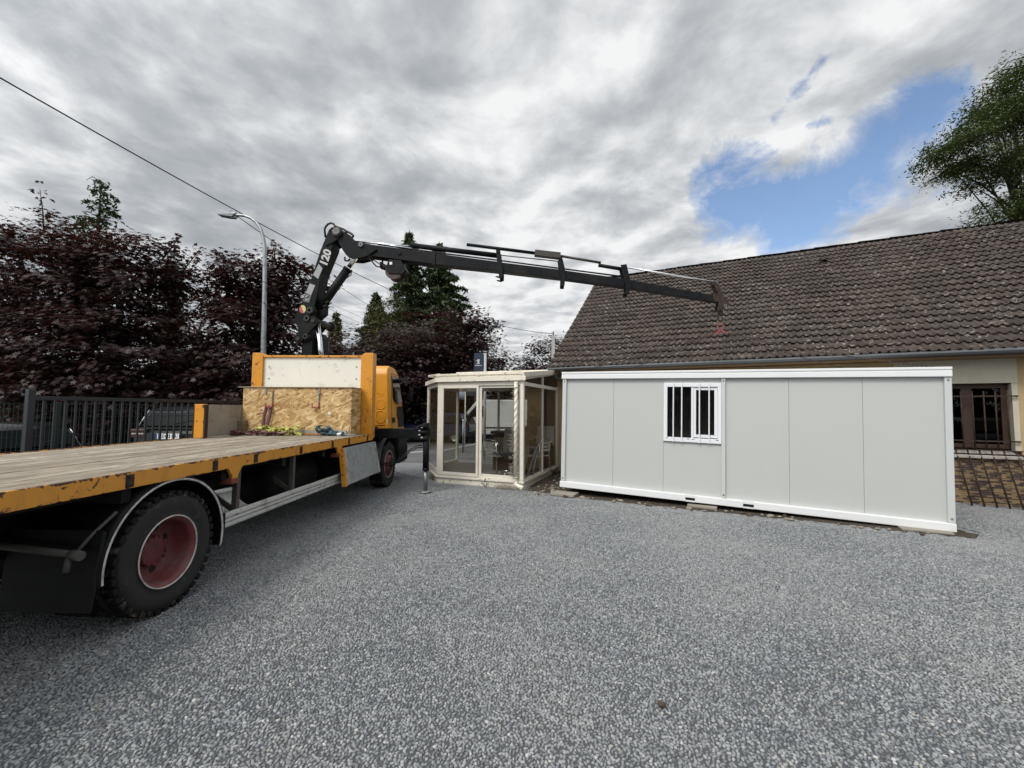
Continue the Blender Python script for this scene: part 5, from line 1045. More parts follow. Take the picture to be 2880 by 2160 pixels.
strap('lashing_strap', 'grey blue lashing strap coiled near the right post of the headboard', [[(.62+.15*math.cos(t*.55)*(1-.02*t), .0+.06*math.sin(t*.9), .03+.17*abs(math.sin(t*.43))*(1-t/60)) for t in range(34)]] + pile(.52, .98, 5, .07, .02, 6), strapmat('blue strap', (.085, .15, .18)), 'straps on the truck deck', sl_o, .055)
cl = MB(); cl.cham((0, 0, 0), (.20, .03, .03), .006); cl.bar((.02, .015, .03), (.10, .015, .10), .02, .012); o = cl.build('ratchet', M['steel']); o.location = sl_o + TV*1.0; o.rotation_euler = (0, 0, -YAW+.3); tag(o, 'steel ratchet buckle beside the grey blue strap', 'ratchet')
pb = MB(); pb.cham((-.08, -.04, 0), (.08, .04, .055), .02); o = pb.build('plastic_pouch', M['white']); o.location = sl_o + TV*.93 + TT*.05; tag(o, 'small white pouch lying beside the grey blue strap', 'pouch')
bk = MB()
for i in range(3): bk.cham((-.07, -.05, .092*i), (.07, .05, .092*i+.088), .006)
o = bk.build('timber_stack', plain('old timber', (.20, .14, .085), .8, var=.3, sc=12)); o.location = cr0 + TV*-1.02 + TT*-.30; tag(o, 'small stack of old timber blocks at the crate corner by the grey side board', 'timber')
rdw = MB(); rdw.tube([(0, 0, .02), (.4, -.02, .02), (.42, -.02, .02)], .010, 6); rdw.cyl((.42, -.02, 0), (.42, -.02, .14), .010, n=8)
o = rdw.build('stake_bar', plain('orange bar', (.55, .22, .06), .6, var=.2)); o.location = sl_o + TV*.12 + TT*.08; tag(o, 'thin orange bar lying between yellow and grey blue straps', 'bar')
def at(px, py, Y):
    d = look(px, py); return Vector((0, 0, CAMZ)) + d*(Y/d.y)
# ------------------------------------------------------------------ foliage
def leafmat(name, a, b, trans, rough=.5, spec=.5):
    t = NT(name); g = t.n('ShaderNodeNewGeometry'); c = t.mix(g.outputs['Random Per Island'], a, b)
    c = t.mix(t.ramp(t.noise(.8, 3), [(.35, 0), (.65, .6)]), c, tuple((x+y)*.36 for x, y in zip(a, b)))
    p = t.n('ShaderNodeBsdfPrincipled'); t.link(c, p.inputs['Base Color']); p.inputs['Roughness'].default_value = rough; p.inputs['Specular IOR Level'].default_value = spec
    tr = t.n('ShaderNodeBsdfTranslucent'); tr.inputs[0].default_value = (*trans, 1); m = t.n('ShaderNodeMixShader'); m.inputs[0].default_value = .22; t.link(p.outputs[0], m.inputs[1]); t.link(tr.outputs[0], m.inputs[2]); t.link(m.outputs[0], t.out.inputs[0]); return t.m
M['maple'] = leafmat('purple maple leaf', (.022, .0115, .0105), (.060, .034, .033), (.07, .02, .014), .5, .35)
M['spruce'] = leafmat('spruce needles', (.034, .056, .022), (.100, .135, .055), (.02, .035, .01), .6)
M['olive'] = leafmat('yellow green foliage', (.055, .060, .012), (.11, .105, .022), (.10, .10, .02), .6)
M['ash'] = leafmat('ash leaflet', (.052, .078, .026), (.135, .160, .062), (.07, .10, .02), .5)
M['mixed'] = leafmat('shrub leaf', (.018, .028, .012), (.05, .06, .022), (.04, .05, .01), .55)
M['bark'] = plain('dark bark', (.030, .025, .021), .9, var=.4, sc=14, bump=.6, bsc=24)
STAR = np.array([(0, -.32, 0), (.10, -.10, .01), (.42, -.22, -.05), (.24, .06, .02), (.52, .30, -.07), (.20, .24, .02), (.0, .68, -.08), (-.20, .24, .02), (-.52, .30, -.07), (-.24, .06, .02), (-.42, -.22, -.05), (-.10, -.10, .01)], float)
KITE = np.array([(0, -.5, 0), (.18, 0, .03), (0, .5, -.05), (-.18, 0, .03)], float)
LONG = np.array([(0, -.5, 0), (.11, -.1, .02), (0, .5, -.06), (-.11, -.1, .02)], float)
def leaf_mesh(name, P, Nrm, size, tmpl, mat, parent):
    n = len(P); P = np.asarray(P); Nrm = np.asarray(Nrm); Nrm = Nrm/np.linalg.norm(Nrm, axis=1, keepdims=True)
    rv = RNG.normal(size=(n, 3)); X = np.cross(rv, Nrm); X /= np.linalg.norm(X, axis=1, keepdims=True); Y = np.cross(Nrm, X)
    s = (size*RNG.uniform(.65, 1.25, n))[:, None, None]; k = len(tmpl)
    V = P[:, None, :] + s*(tmpl[None, :, 0, None]*X[:, None, :] + tmpl[None, :, 1, None]*Y[:, None, :] + tmpl[None, :, 2, None]*Nrm[:, None, :])
    return bigmesh(name, V.reshape(-1, 3), np.arange(n*k), np.full(n, k), mat, parent)
def crown(ells, n, per, rc, flat=.4, shell=.5):
    """leaf positions in flattened sprays spread through ellipsoids, and the spray centres"""
    vol = np.array([e[3]*e[4]*e[5] for e in ells])**.75; vol = vol/vol.sum(); Ps = []; Ns = []; Cs = []
    for e, w in zip(ells, vol):
        m = max(3, int(n*w/per)); d = RNG.normal(size=(m, 3)); d /= np.linalg.norm(d, axis=1, keepdims=True); r = (shell + (1-shell)*RNG.random(m)**.6)
        lump = 1 + .13*np.sin(d[:, 0]*5+e[0]*3)*np.cos(d[:, 2]*6+e[1]) + .10*RNG.normal(size=m)
        c = np.array(e[:3]) + d*np.array(e[3:6])*(r*lump)[:, None]; Cs.append(c)
        ax = RNG.normal(size=(m, 3)); ax[:, 2] *= .15; ax = ax + d*1.2; ax /= np.linalg.norm(ax, axis=1, keepdims=True)
        for ci, di, ai in zip(c, d, ax):
            k = int(per*RNG.uniform(.6, 1.4)); t = RNG.uniform(-1, 1, k)[:, None]; g = RNG.normal(size=(k, 3))*np.array([.45, .45, flat*.45])
            p = ci + ai*t*rc + g*rc; p[:, 2] -= (np.abs(t[:, 0])**2)*rc*.35
            Ps.append(p); Ns.append(np.array([0, 0, 1.0]) + di*.42 + RNG.normal(size=(k, 3))*.27 + RNG.normal(size=3)*.18)
    return np.concatenate(Ps), np.concatenate(Ns), np.concatenate(Cs)
def broadleaf(name, label, loc, ells, n, size, mat, r0, tmpl=STAR, per=34, rc=.62, group=None, flat=.26, shell=.5, limbs=16, sprigs=()):
    root = thing(name, label, 'tree', loc, 0, group); P, N_, Cc = crown(ells, n, per, rc, flat, shell)
    for (a, b_, k) in sprigs:
        t = RNG.random(k)[:, None]; q = np.array(a)*(1-t)+np.array(b_)*t + RNG.normal(size=(k, 3))*.13; P = np.concatenate([P, q]); N_ = np.concatenate([N_, np.array([0, 0, .7])+RNG.normal(size=(k, 3))*.6])
    leaf_mesh('crown', P, N_, size, tmpl, mat, root)
    top = np.array([np.mean([e[0] for e in ells]), np.mean([e[1] for e in ells]), max(e[2]+e[5]*.5 for e in ells)]); tr = MB(); zc = min(e[2] for e in ells)
    top[2] *= .82; path = [Vector((0, 0, -.1)), Vector((top[0]*.1+.05, top[1]*.1, top[2]*.28)), Vector((top[0]*.4, top[1]*.4, top[2]*.6)), Vector(top)]; tr.tube(path, [r0*1.2, r0*.9, r0*.55, r0*.12], 10)
    idx = RNG.choice(len(Cc), min(limbs, len(Cc)), replace=False)
    for i in idx:
        e = Vector(Cc[i]); f = RNG.uniform(.25, .75); b0 = path[1].lerp(path[3], f); tr.tube([b0, b0.lerp(e, .5)+Vector((0, 0, .18*(e-b0).length*.4)), e], [r0*.32, r0*.18, r0*.05], 6)
    for (a, b_, k) in sprigs: tr.tube([a, (Vector(a)+Vector(b_))/2+Vector((.03, 0, 0)), b_], [r0*.12, r0*.08, r0*.03], 5)
    tr.build('trunk', M['bark'], root); return root
G1 = 'purple leaved maples along the road'
broadleaf('maple_tree', 'purple maple at far left, tallest, with a lone leafy shoot above its crown', (-20.0, 17.2, 0), [(0, 0, 7.0, 2.7, 2.4, 2.6), (1.0, -.6, 4.3, 3.2, 2.6, 2.6), (-1.6, 0, 4.4, 2.6, 2.4, 2.4), (.4, 0, 8.6, 1.5, 1.4, 1.0), (2.0, -.4, 2.8, 2.2, 2.0, 1.5)], 21000, .215, M['maple'], .28, group=G1, sprigs=[((.3, 0, 9.2), (.0, 0, 11.0), 34), ((1.6, 0, 8.2), (2.5, 0, 8.7), 26), ((-1, 0, 9), (-1.6, 0, 9.4), 20)])
broadleaf('maple_tree', 'broad purple maple behind the anthracite gate, below the thin conifer', (-16.0, 17.0, 0), [(0, 0, 6.4, 2.7, 2.4, 2.4), (-1.4, -.3, 7.5, 1.7, 1.6, 1.5), (.6, -.8, 3.7, 3.2, 2.5, 2.5), (1.5, 0, 7.4, 1.3, 1.2, 1.3), (0, -.8, 2.4, 3.2, 2.0, 1.3)], 23000, .215, M['maple'], .30, group=G1, sprigs=[((1.5, 0, 7.9), (2.4, -.2, 8.9), 46), ((2.2, 0, 7.2), (3.1, -.1, 8.3), 40), ((-.3, 0, 8.2), (.4, 0, 8.9), 26)])
broadleaf('maple_tree', 'purple maple growing right behind the street lamp pole', (-10.9, 17.8, 0), [(0, 0, 6.0, 2.1, 2.0, 2.2), (-.9, 0, 7.0, 1.2, 1.3, 1.3), (1.2, 0, 7.4, 1.4, 1.3, 1.2), (0, -.4, 3.8, 2.8, 2.0, 2.3), (.2, -.4, 2.2, 3.0, 1.8, 1.3)], 20000, .215, M['maple'], .27, group=G1, sprigs=[((-1.4, 0, 7.9), (-2.0, 0, 8.6), 30), ((.6, 0, 8.2), (.5, 0, 8.9), 26), ((1.8, 0, 7.0), (2.5, 0, 7.1), 28)])
broadleaf('maple_tree', 'purple maple seen behind the orange truck cab and crane cylinder', (-8.2, 23.5, 0), [(0, 0, 4.0, 2.6, 2.2, 2.0), (-2.0, 0, 3.6, 1.9, 2.0, 1.8), (1.6, 0, 4.2, 2.2, 2.0, 2.0), (0, -.6, 2.6, 3.8, 2.0, 1.7)], 20000, .21, M['maple'], .26, group=G1)
broadleaf('maple_tree', 'purple maple behind the blue sign, rightmost of the dark row', (-3.6, 25.5, 0), [(-1.2, 0, 5.9, 2.4, 2.2, 2.1), (1.1, 0, 5.6, 1.9, 2.0, 1.9), (.4, 0, 3.8, 3.4, 2.2, 2.2), (-2.2, 0, 3.6, 2.4, 2.0, 2.4), (1.6, -.2, 7.0, .9, .9, .9)], 23000, .21, M['maple'], .28, group=G1, sprigs=[((2.2, 0, 4.8), (3.3, 0, 4.5), 30), ((1.0, 0, 7.4), (1.3, 0, 8.1), 30), ((-.3, 0, 7.6), (-.2, 0, 8.0), 22)])
broadleaf('maple_tree', 'small dark maple peeping out left of the roof edge by the concrete pole', (3.0, 33.0, 0), [(0, 0, 5.4, 2.6, 2.2, 2.0), (1.8, 0, 6.6, 1.6, 1.6, 1.4), (-1.4, 0, 4.2, 1.8, 1.8, 1.8)], 7500, .23, M['maple'], .26, group=G1)
def spruce(name, label, loc, h, rad, nw, mat, group, sparse=1.0, z0=.12, droop=.35, size=.42, bend=0.0, tmpl=LONG, dens=7.0, pw=.75):
    root = thing(name, label, 'tree', loc, 0, group); P = []; N_ = []; tr = MB()
    tr.tube([(0, 0, -.1), (0, 0, h*.5), (0, 0, h*.97), (-bend*.6, 0, h*1.0), (-bend, 0, h*.985)], [h*.013, h*.008, .03, .02, .012], 8)
    for i in range(nw):
        f = z0 + (1-z0)*(i/nw)**.95; z = h*f; L = rad*(1-f)**pw*RNG.uniform(.75, 1.15)+.12
        for k in range(5 if sparse == 1 else 3):
            a = RNG.uniform(0, 2*PI); Lk = L*RNG.uniform(.6, 1.1); d = np.array([math.cos(a), math.sin(a), 0]); tip = Vector((d[0]*Lk, d[1]*Lk, z-droop*Lk+.12*Lk)); tr.tube([(0, 0, z), (d[0]*Lk*.5, d[1]*Lk*.5, z+.02), tip], [.025, .016, .006], 5)
            m = max(6, int(Lk*dens*5)); t = RNG.random(m)**.7; q = np.outer(t, d*Lk); q[:, 2] = z - droop*Lk*t**1.6 + .12*Lk*t; side = np.array([-d[1], d[0], 0])
            wv = RNG.normal(size=m)*(.16+.20*(1-t))*min(1, Lk); q += wv[:, None]*side; q[:, 2] -= np.abs(RNG.normal(size=m))*.13; P.append(q); N_.append(np.array([0, 0, .8]) + RNG.normal(size=(m, 3))*.6)
    P = np.concatenate(P); N_ = np.concatenate(N_); leaf_mesh('crown', P, N_, size, tmpl, mat, root); tr.build('trunk', M['bark'], root); return root
G2 = 'spruces behind the maples'
spruce('conifer_tree', 'thin ragged conifer with bent tip rising above the left maples', (-24.3, 24.0, 0), 15.4, 2.3, 24, M['spruce'], None, .6, .45, .34, .30, .9, KITE, 8, .42)
spruce('spruce_tree', 'short spruce standing left of the two tall spruces', (-13.2, 40, 0), 13.2, 4.6, 46, M['spruce'], G2, size=.6, dens=8)
spruce('spruce_tree', 'tall slim spruce directly behind the crane winch', (-9.6, 38, 0), 18.4, 4.4, 50, M['spruce'], G2, size=.6, dens=7.5)
spruce('spruce_tree', 'tall full spruce beneath the crane jib, right of the winch', (-7.0, 39, 0), 17.7, 6.8, 56, M['spruce'], G2, size=.62, droop=.25, dens=7.5)
spruce('spruce_tree', 'small spruce tip just showing between two left maples', (-20.6, 25, 0), 10.9, 2.2, 36, M['spruce'], G2, size=.45)
spruce('spruce_tree', 'small pale spruce tip just right of the crane column', (-14.0, 33, 0), 9.6, 2.0, 36, M['olive'], G2, size=.42)
broadleaf('olive_tree', 'yellow green bushy tree between the spruces and purple maples', (-10.2, 33.5, 0), [(0, 0, 8.4, 1.5, 1.5, 2.5), (.6, 0, 6.2, 2.2, 1.8, 2.8)], 12000, .20, M['olive'], .2, KITE, 30, .5)
K = 22/1180
def ell(px, py, rx, ry, Y=22.0, d=3.0): q = at(px, py, Y); return (q.x-31.5, q.y-24.0, q.z, rx*Y/1180, d, ry*Y/1180)
broadleaf('ash_tree', 'large green ash tree rising behind the right end of the roof', (31.5, 24.0, 0), [ell(*q, d=2.0) for q in ((2665, 425, 36, 30), (2715, 392, 46, 36), (2765, 340, 48, 42), (2695, 470, 40, 22), (2750, 445, 52, 32), (2800, 490, 52, 30), (2820, 265, 42, 42), (2870, 195, 40, 46), (2860, 325, 66, 50), (2880, 430, 66, 44), (2835, 560, 52, 20), (2775, 610, 32, 12), (2870, 605, 40, 24), (2960, 330, 80, 200))], 46000, .185, M['ash'], .22, KITE, 44, .55, flat=.55, shell=.2, limbs=34)
# far wood closing the view, and an added hedge out of view
def wood(name, strips, n, size, mat):
    P = []
    for (xa, ya, xb, yb, h, dp) in strips:
        m = int(n*math.dist((xa, ya), (xb, yb))/sum(math.dist(s[:2], s[2:4]) for s in strips)); t = RNG.random(m); x = xa+(xb-xa)*t; y = ya+(yb-ya)*t
        hh = h*(.72+.20*np.sin(x*.7+y*.3)+.12*np.sin(x*1.9)); P.append(np.stack([x+RNG.normal(size=m)*dp*.4, y+RNG.normal(size=m)*dp*.4, RNG.random(m)**.8*hh], 1))
    P = np.concatenate(P); o = leaf_mesh(name, P, np.array([0, -.3, .7])+RNG.normal(size=(len(P), 3))*.55, size, STAR, mat, None); o['kind'] = 'stuff'; return o
wood('far_hedge', [(-60, 42, -12, 46, 6.2, 2.5), (-12, 46, 12, 44, 4.6, 2.5), (-44, 24, -27, 27, 5.0, 2.5)], 16000, .62, M['mixed'])
wood('green_undergrowth', [(-26, 20.2, -8.0, 20.6, 2.6, 1.2)], 5000, .30, M['mixed'])
wood('maple_undergrowth', [(-27, 21.5, -7.5, 21.0, 5.0, 1.4), (-11, 27.5, 0.0, 28.6, 4.4, 1.6)], 20000, .40, M['maple'])
wood('unseen_hedge', [(-22, -11, 26, -17, 6.5, 3.0), (26, -17, 34, 8, 6.0, 3.0)], 15000, .65, M['mixed'])  # unseen hedge behind the camera, added so the windows reflect dark
# grass along the road and behind the gate
def blades(name, strips, n, h):
    P = []
    for (xa, xb, ya, yb) in strips: m = n; P.append(np.stack([RNG.uniform(xa, xb, m), RNG.uniform(ya, yb, m), np.zeros(m)], 1))
    P = np.concatenate(P); m = len(P); a = RNG.uniform(0, 2*PI, m); w = .035; L = h*RNG.uniform(.5, 1.3, m); dx = np.stack([np.cos(a)*w, np.sin(a)*w, np.zeros(m)], 1); tip = P + np.stack([RNG.normal(size=m)*.06, RNG.normal(size=m)*.06, L], 1)
    V = np.stack([P-dx, P+dx, tip], 1).reshape(-1, 3); V[:, 2] -= .01; o = bigmesh(name, V, np.arange(3*m), np.full(m, 3), M['grass']); o['kind'] = 'stuff'
M['grass'] = leafmat('verge grass', (.050, .066, .016), (.125, .125, .045), (.08, .10, .02), .7)
blades('verge_grass', [(-24, -9, 16.4, 20.5), (-9, 3, 27, 33), (-24, -12, 19, 24)], 14000, .16)
# ------------------------------------------------------------------ gate and fence
GQ = Vector((-6.91, 6.0, 0)); GD = math.atan2(.967, .254)
gate = thing('sliding_gate', 'anthracite sliding gate with upright bars behind the truck deck', 'gate', GQ, GD)
g = MB(); g.cham((-.02, -.04, 0), (.06, .04, 2.05), .006); g.build('gate_post', M['anthracite'], gate)
g = MB(); g.cham((.06, -.03, 1.90), (6.6, .03, 1.955), .004); g.cham((.06, -.03, .10), (6.6, .03, .18), .004); g.cham((6.55, -.03, .18), (6.6, .03, 1.90), .004); g.build('gate_frame', M['anthracite'], gate)
g = MB()
for i in range(51): g.box((.16+.125*i, -.0125, .18), (.185+.125*i, .0125, 1.90))
g.build('gate_bars', M['anthracite'], gate)
mf = thing('mesh_fence', 'green welded wire fence running past the anthracite gate post', 'fence', GQ + Vector((-.06, .42, 0)), GD)
g = MB()
for x in (-2.5, .03, 2.53, 5.03): g.cham((x-.03, -.03, 0), (x+.03, .03, 1.87), .004)
each(g, 'fence_post', M['green'], mf)
g = MB()
for z in (.1, .3, .52, .80, 1.08, 1.36, 1.64, 1.74, 1.84): g.bar((-5, 0, z), (7, 0, z), .006, .006); g.bar((-5, .006, z+.004), (7, .006, z+.004), .004, .004)
for i in range(240): g.bar((-5+.05*i, .003, .05), (-5+.05*i, .003, 1.86), .004, .004, (0, 1, 0))
g.build('wire_panel', M['green'], mf)
# ------------------------------------------------------------------ vehicles
def car(name, label, loc, rz, paint, L=4.45, Wd=1.82, Hh=1.60, lo=1.0, group=None, plate=None):
    c = thing(name, label, 'car', loc, rz, group); hw = Wd/2
    bm = bmesh.new()
    side = [(-L/2+.02, .35), (-L/2, .62), (-L/2+.03, lo+.02), (-L/2+.22, lo+.08), (L/2-1.15, lo+.04), (L/2-.25, lo-.08), (L/2, .68), (L/2-.02, .32)]
    a = [bm.verts.new((-hw, y, z)) for y, z in side]; b = [bm.verts.new((hw, y, z)) for y, z in side]; n = len(side)
    bm.faces.new(a[::-1]); bm.faces.new(b); [bm.faces.new((a[i], a[(i+1) % n], b[(i+1) % n], b[i])) for i in range(n)]
    bmesh.ops.recalc_face_normals(bm, faces=bm.faces); bmesh.ops.bevel(bm, geom=bm.edges[:], offset=.09, segments=3, affect='EDGES', clamp_overlap=True)
    hi = Hh; sec = [(-L/2+.10, lo), (-L/2+.30, hi-.10), (-L/2+.62, hi), (L/2-2.1, hi-.02), (L/2-1.05, lo)]; q = [[], []]
    for k, s_ in enumerate((-1, 1)):
        for y, z in sec: q[k].append(bm.verts.new((s_*(hw-.05-(z-lo)*.30), y, z)))
    m = len(sec); g0 = [bm.faces.new(q[0][::-1]), bm.faces.new(q[1])] + [bm.faces.new((q[0][i], q[0][(i+1) % m], q[1][(i+1) % m], q[1][i])) for i in range(m)]
    bmesh.ops.recalc_face_normals(bm, faces=bm.faces); bm.verts.index_update(); mb = MB(); mb.add([v.co.copy() for v in bm.verts], [[v.index for v in f.verts] for f in bm.faces], True); bm.free()
    bo = mb.build('body', paint, c); bo.modifiers.new('wn', 'WEIGHTED_NORMAL')
    gl = M['darkglass_solid']
    def cs(z): return hw-.05-(z-lo)*.30
    w = MB(); z0, z1 = lo+.10, hi-.14; y0, y1 = -L/2+.11, -L/2+.27
    w.add([(-cs(z0)+.10, y0+.0, z0), (cs(z0)-.10, y0, z0), (cs(z1)-.08, y1, z1), (-cs(z1)+.08, y1, z1)], [(0, 1, 2, 3)]); w.add([(-cs(z0)+.1, L/2-1.10, z0), (cs(z0)-.1, L/2-1.10, z0), (cs(z1)-.08, L/2-1.93, z1+.03), (-cs(z1)+.08, L/2-1.93, z1+.03)], [(3, 2, 1, 0)])
    for s_ in (-1, 1):
        for ya, yb in ((-L/2+.45, -L/2+1.30), (-L/2+1.36, -L/2+2.15), (-L/2+2.22, L/2-1.45)):
            yt = yb if yb < 0 else yb-.45; w.add([(s_*(cs(z0)+.006), ya, z0), (s_*(cs(z0)+.006), yb, z0), (s_*(cs(z1)+.006), yt, z1), (s_*(cs(z1)+.006), ya+.08, z1)], [(0, 1, 2, 3)])
    each(w, 'window', gl, c)
    for s_ in (-1, 1):
        t = MB(); t.cham((s_*(hw-.34), -L/2-.005, lo-.16), (s_*(hw-.02), -L/2+.14, lo+.03), .03); t.build('tail_lamp', M['lampred'], c); t = MB(); t.box((s_*(hw-.32), -L/2-.011, lo-.09), (s_*(hw-.06), -L/2-.004, lo-.06)); t.build('lamp_strip', M['lampclear'], c)
        t = MB(); t.cham((s_*(hw-.42), L/2-.20, .68), (s_*(hw-.03), L/2-.02, .82), .03); t.build('headlight', M['lampclear'], c)
        t = MB(); t.tube([(s_*(cs(lo)-.02), -L/2+.11, lo+.02), (s_*(cs(lo+.25)-.005), -L/2+.20, lo+.26), (s_*(cs(lo+.42)+.0), -L/2+.28, lo+.44)], .012, 6); t.build('pillar_strip', M['chrome'], c)
        for y in (-L/2+.80, L/2-.85):
            t = MB(); t.lathe([(.20, 0), (.31, -.01), (.33, -.03), (.33, -.19), (.30, -.21)] if s_ > 0 else [(.20, 0), (.31, .01), (.33, .03), (.33, .19), (.30, .21)], (s_*(hw+.005), y, .33), 'x', 24); wo = t.build('wheel', M['tyre'], c)
            t = MB(); t.lathe([(.205, .002*s_), (.19, -.03*s_), (.06, -.01*s_), (0, 0)], (s_*(hw+.005), y, .33), 'x', 16); t.build('rim', M['steel'], wo)
        t = MB(); t.cham((s_*hw, L/2-1.55, 1.02), (s_*(hw+.18), L/2-1.42, 1.16), .03); t.build('wing_mirror', paint, c)
    t = MB(); t.cham((-hw+.05, -L/2-.05, .38), (hw-.05, -L/2+.05, .62), .04).cham((-hw+.05, L/2-.06, .34), (hw-.05, L/2+.05, .58), .04); t.build('bumper', M['mudblack'], c)
    t = MB(); t.bar((0, -L/2+.12, lo+.14), (.36, -L/2+.15, lo+.25), .012, .012); t.build('wiper', M['ink'], c)
    if plate:
        t = MB(); t.cham((-.28, -L/2-.062, lo-.19), (.28, -L/2-.052, lo-.07), .003); po = t.build('number_plate', M['white'], c)
        t = MB(); t.box((-.278, -L/2-.064, lo-.188), (-.238, -L/2-.0625, lo-.072)); t.box((.238, -L/2-.064, lo-.188), (.278, -L/2-.0625, lo-.072)); each(t, 'plate_band', plain('plate blue', (.03, .06, .25), .4), po)
        text_mesh('plate_lettering', plate, .105, M['ink'], po, Matrix.Translation((0, -L/2-.0635, lo-.13)) @ Matrix.Rotation(PI/2, 4, 'X'), .0006, .002, 0, .82)
    return c
M['darkglass_solid'] = plain('dark car glass', (.006, .007, .008), .2, var=.02, spec=.08)
g3 = 'cars parked beyond the gate'
car('parked_car', 'black parked car seen from behind through the gate bars, number plate showing', (-7.50, 11.5, .0), 0, M['carpaint'], Hh=1.82, lo=1.30, plate='ES 483 KR', group=g3)
car('parked_car', 'dark parked car side on behind the green fence at far left', (-12.35, 9.2, -.15), PI/2, M['carpaint'], group=g3)
car('parked_car', 'dark blue car parked across the road, seen through the left porch door', (-4.2, 23.4, 0), 1.35, M['carblue'], group=None)
car('parked_car', 'silver car parked behind the photographer, mirrored in the cabin window', (3.2, -5.2, 0), -.75, M['carsilver'])
car('parked_car', 'dark car parked behind the photographer, mirrored in the brown window', (8.2, -4.0, 0), -.35, M['carpaint'])
def van(label, loc, rz, group):
    c = thing('parked_van', label, 'van', loc, rz, group); L, W_, Hh = 5.4, 1.98, 2.35
    prof = [(-L/2, .4), (-L/2, Hh-.1), (-L/2+.1, Hh), (L/2-1.75, Hh), (L/2-1.55, Hh-.05), (L/2-.75, 1.32), (L/2-.1, 1.1), (L/2, .75), (L/2, .4)]
    m = MB(); m.prism(prof, -W_/2, W_/2, 'yz'); m.build('body', M['vanwhite'], c, .06)
    m = MB()
    for s_ in (-1, 1): x = s_*(W_/2+.004); m.add([(x, L/2-1.95, 1.38), (x, L/2-1.0, 1.38), (x, L/2-1.5, 2.0), (x, L/2-1.95, 2.0)], [(0, 1, 2, 3)])
    m.add([(-.85, L/2-.80, 1.42), (.85, L/2-.80, 1.42), (.78, L/2-1.42, 2.18), (-.78, L/2-1.42, 2.18)], [(0, 1, 2, 3)]); each(m, 'window', M['darkglass_solid'], c)
    for s_ in (-1, 1):
        for y in (-L/2+1.0, L/2-.95): m = MB(); m.lathe([(0, .01*s_), (.2, .01*s_), (.33, 0), (.34, -.03*s_), (.34, -.2*s_)], (s_*(W_/2+.01), y, .34), 'x', 20); m.build('wheel', M['tyre'], c)
        m = MB(); m.box((s_*(W_/2+.003), -1.2, .75), (s_*(W_/2+.012), L/2-1.95, .82)); m.build('rubbing_strip', M['mudblack'], c)
        m = MB(); m.cham((s_*.6, L/2-.12, .78), (s_*.95, L/2+.012, 1.0), .03); m.build('headlight', M['lampclear'], c)
M['vanwhite'] = plain('white van paint', (.62, .64, .66), .3, var=.04, coat=.3)
g4 = 'white vans beyond the road'
van('white van parked behind the porch, seen through its right sliding door', (-.9, 24.5, 0), PI/2+.08, g4)
van('white van parked far left beyond the green fence', (-27.5, 21.5, 0), PI/2, g4)
# ------------------------------------------------------------------ street lamp, poles, cables, sign
lp = thing('street_lamp', 'tall galvanised street lamp with curved arm behind the crane truck', 'street lamp', at(741, 1300, 16).xy.to_3d())
b0 = lp.location; lp.location = (b0.x, 16, 0)
def LPp(px, py): v = at(px, py, 16); return (v.x-b0.x, 0, v.z)
P_ = [LPp(738, 1200), LPp(741, 980), LPp(744, 830), LPp(745, 700), LPp(741, 670), LPp(733, 643), LPp(720, 624), LPp(705, 613), LPp(688, 607), LPp(668, 605), LPp(650, 606)]; P_ = [(P_[0][0], 0, 0)] + P_
g = MB(); g.tube(P_, [.11, .105, .10, .085, .075, .062, .06, .058, .055, .052, .05, .048], 14); g.build('pole', M['steel'], lp)
h_ = P_[-1]; g = MB(); g.prism([(h_[0]+.22, h_[2]+.03), (h_[0]+.12, h_[2]-.10), (h_[0]-.12, h_[2]-.08), (h_[0]-.46, h_[2]-.015), (h_[0]-.42, h_[2]+.01), (h_[0]-.05, h_[2]+.02)], -.14, .14); g.build('lamp_head', plain('grey lamp head', (.22, .24, .24), .5, var=.1), lp, .01)
g = MB(); g.cham((h_[0]+.0, -.06, h_[2]-.12), (h_[0]+.20, .06, h_[2]+.12), .02); g.tube([(h_[0]+.05, 0, h_[2]+.05), (h_[0]+.0, -.05, h_[2]+.16), (h_[0]+.18, -.05, h_[2]+.16), (h_[0]+.28, 0, h_[2]-.02)], .015, 6); g.build('bracket', M['steel'], lp)
def cable(label, a, b, sag, r, mid=None):
    a = Vector(a); b = Vector(b); n = 40; pts = [a.lerp(b, i/n)-Vector((0, 0, sag*4*(i/n)*(1-i/n))) for i in range(n+1)]
    m = MB(); m.tube([p-a for p in pts], r, 6); o = m.build('overhead_cable', M['rubber']); o.location = a; return tag(o, label, 'cable', 'overhead cables')
cable('thick black overhead cable crossing the sky from upper left behind the crane', at(-120, 150, 9), at(1262, 880, 46), .62, .020)
cable('thin cable sloping from the street lamp arm down behind the crane', at(664, 606, 16), at(1060, 872, 44), .12, .016)
for i, (y0, y1, w) in enumerate(((852, 892, 'highest'), (868, 912, 'second'), (884, 930, 'third'), (903, 950, 'lowest'))): cable('distant thin wire right of the crane column, %s of four' % w, at(925, y0, 36), at(1085, y1+26, 60), .1, .014)
cable('cable sagging from the maples to the concrete pole beside the roof', at(1385, 908, 26), at(1553, 938, 21), .10, .014)
cable('low wire below the sagging cable, between maples and roof', at(1395, 1010, 40), at(1600, 1016, 40), .1, .014)
cp_ = thing('utility_pole', 'slim pale concrete utility pole beside the left edge of the roof', 'pole', (at(1556, 1100, 21).x, 21, 0))
g = MB(); g.prism([(-.13, 0), (.13, 0), (.075, 5.55), (-.075, 5.55)], -.09, .09); g.build('post', M['pole'], cp_, .01); g = MB(); g.cyl((.0, 0, 5.55), (.0, 0, 5.75), .03, n=8); g.bar((-.28, 0, 5.52), (.05, 0, 5.56), .03, .04); g.build('cable_clamp', M['rust'], cp_)
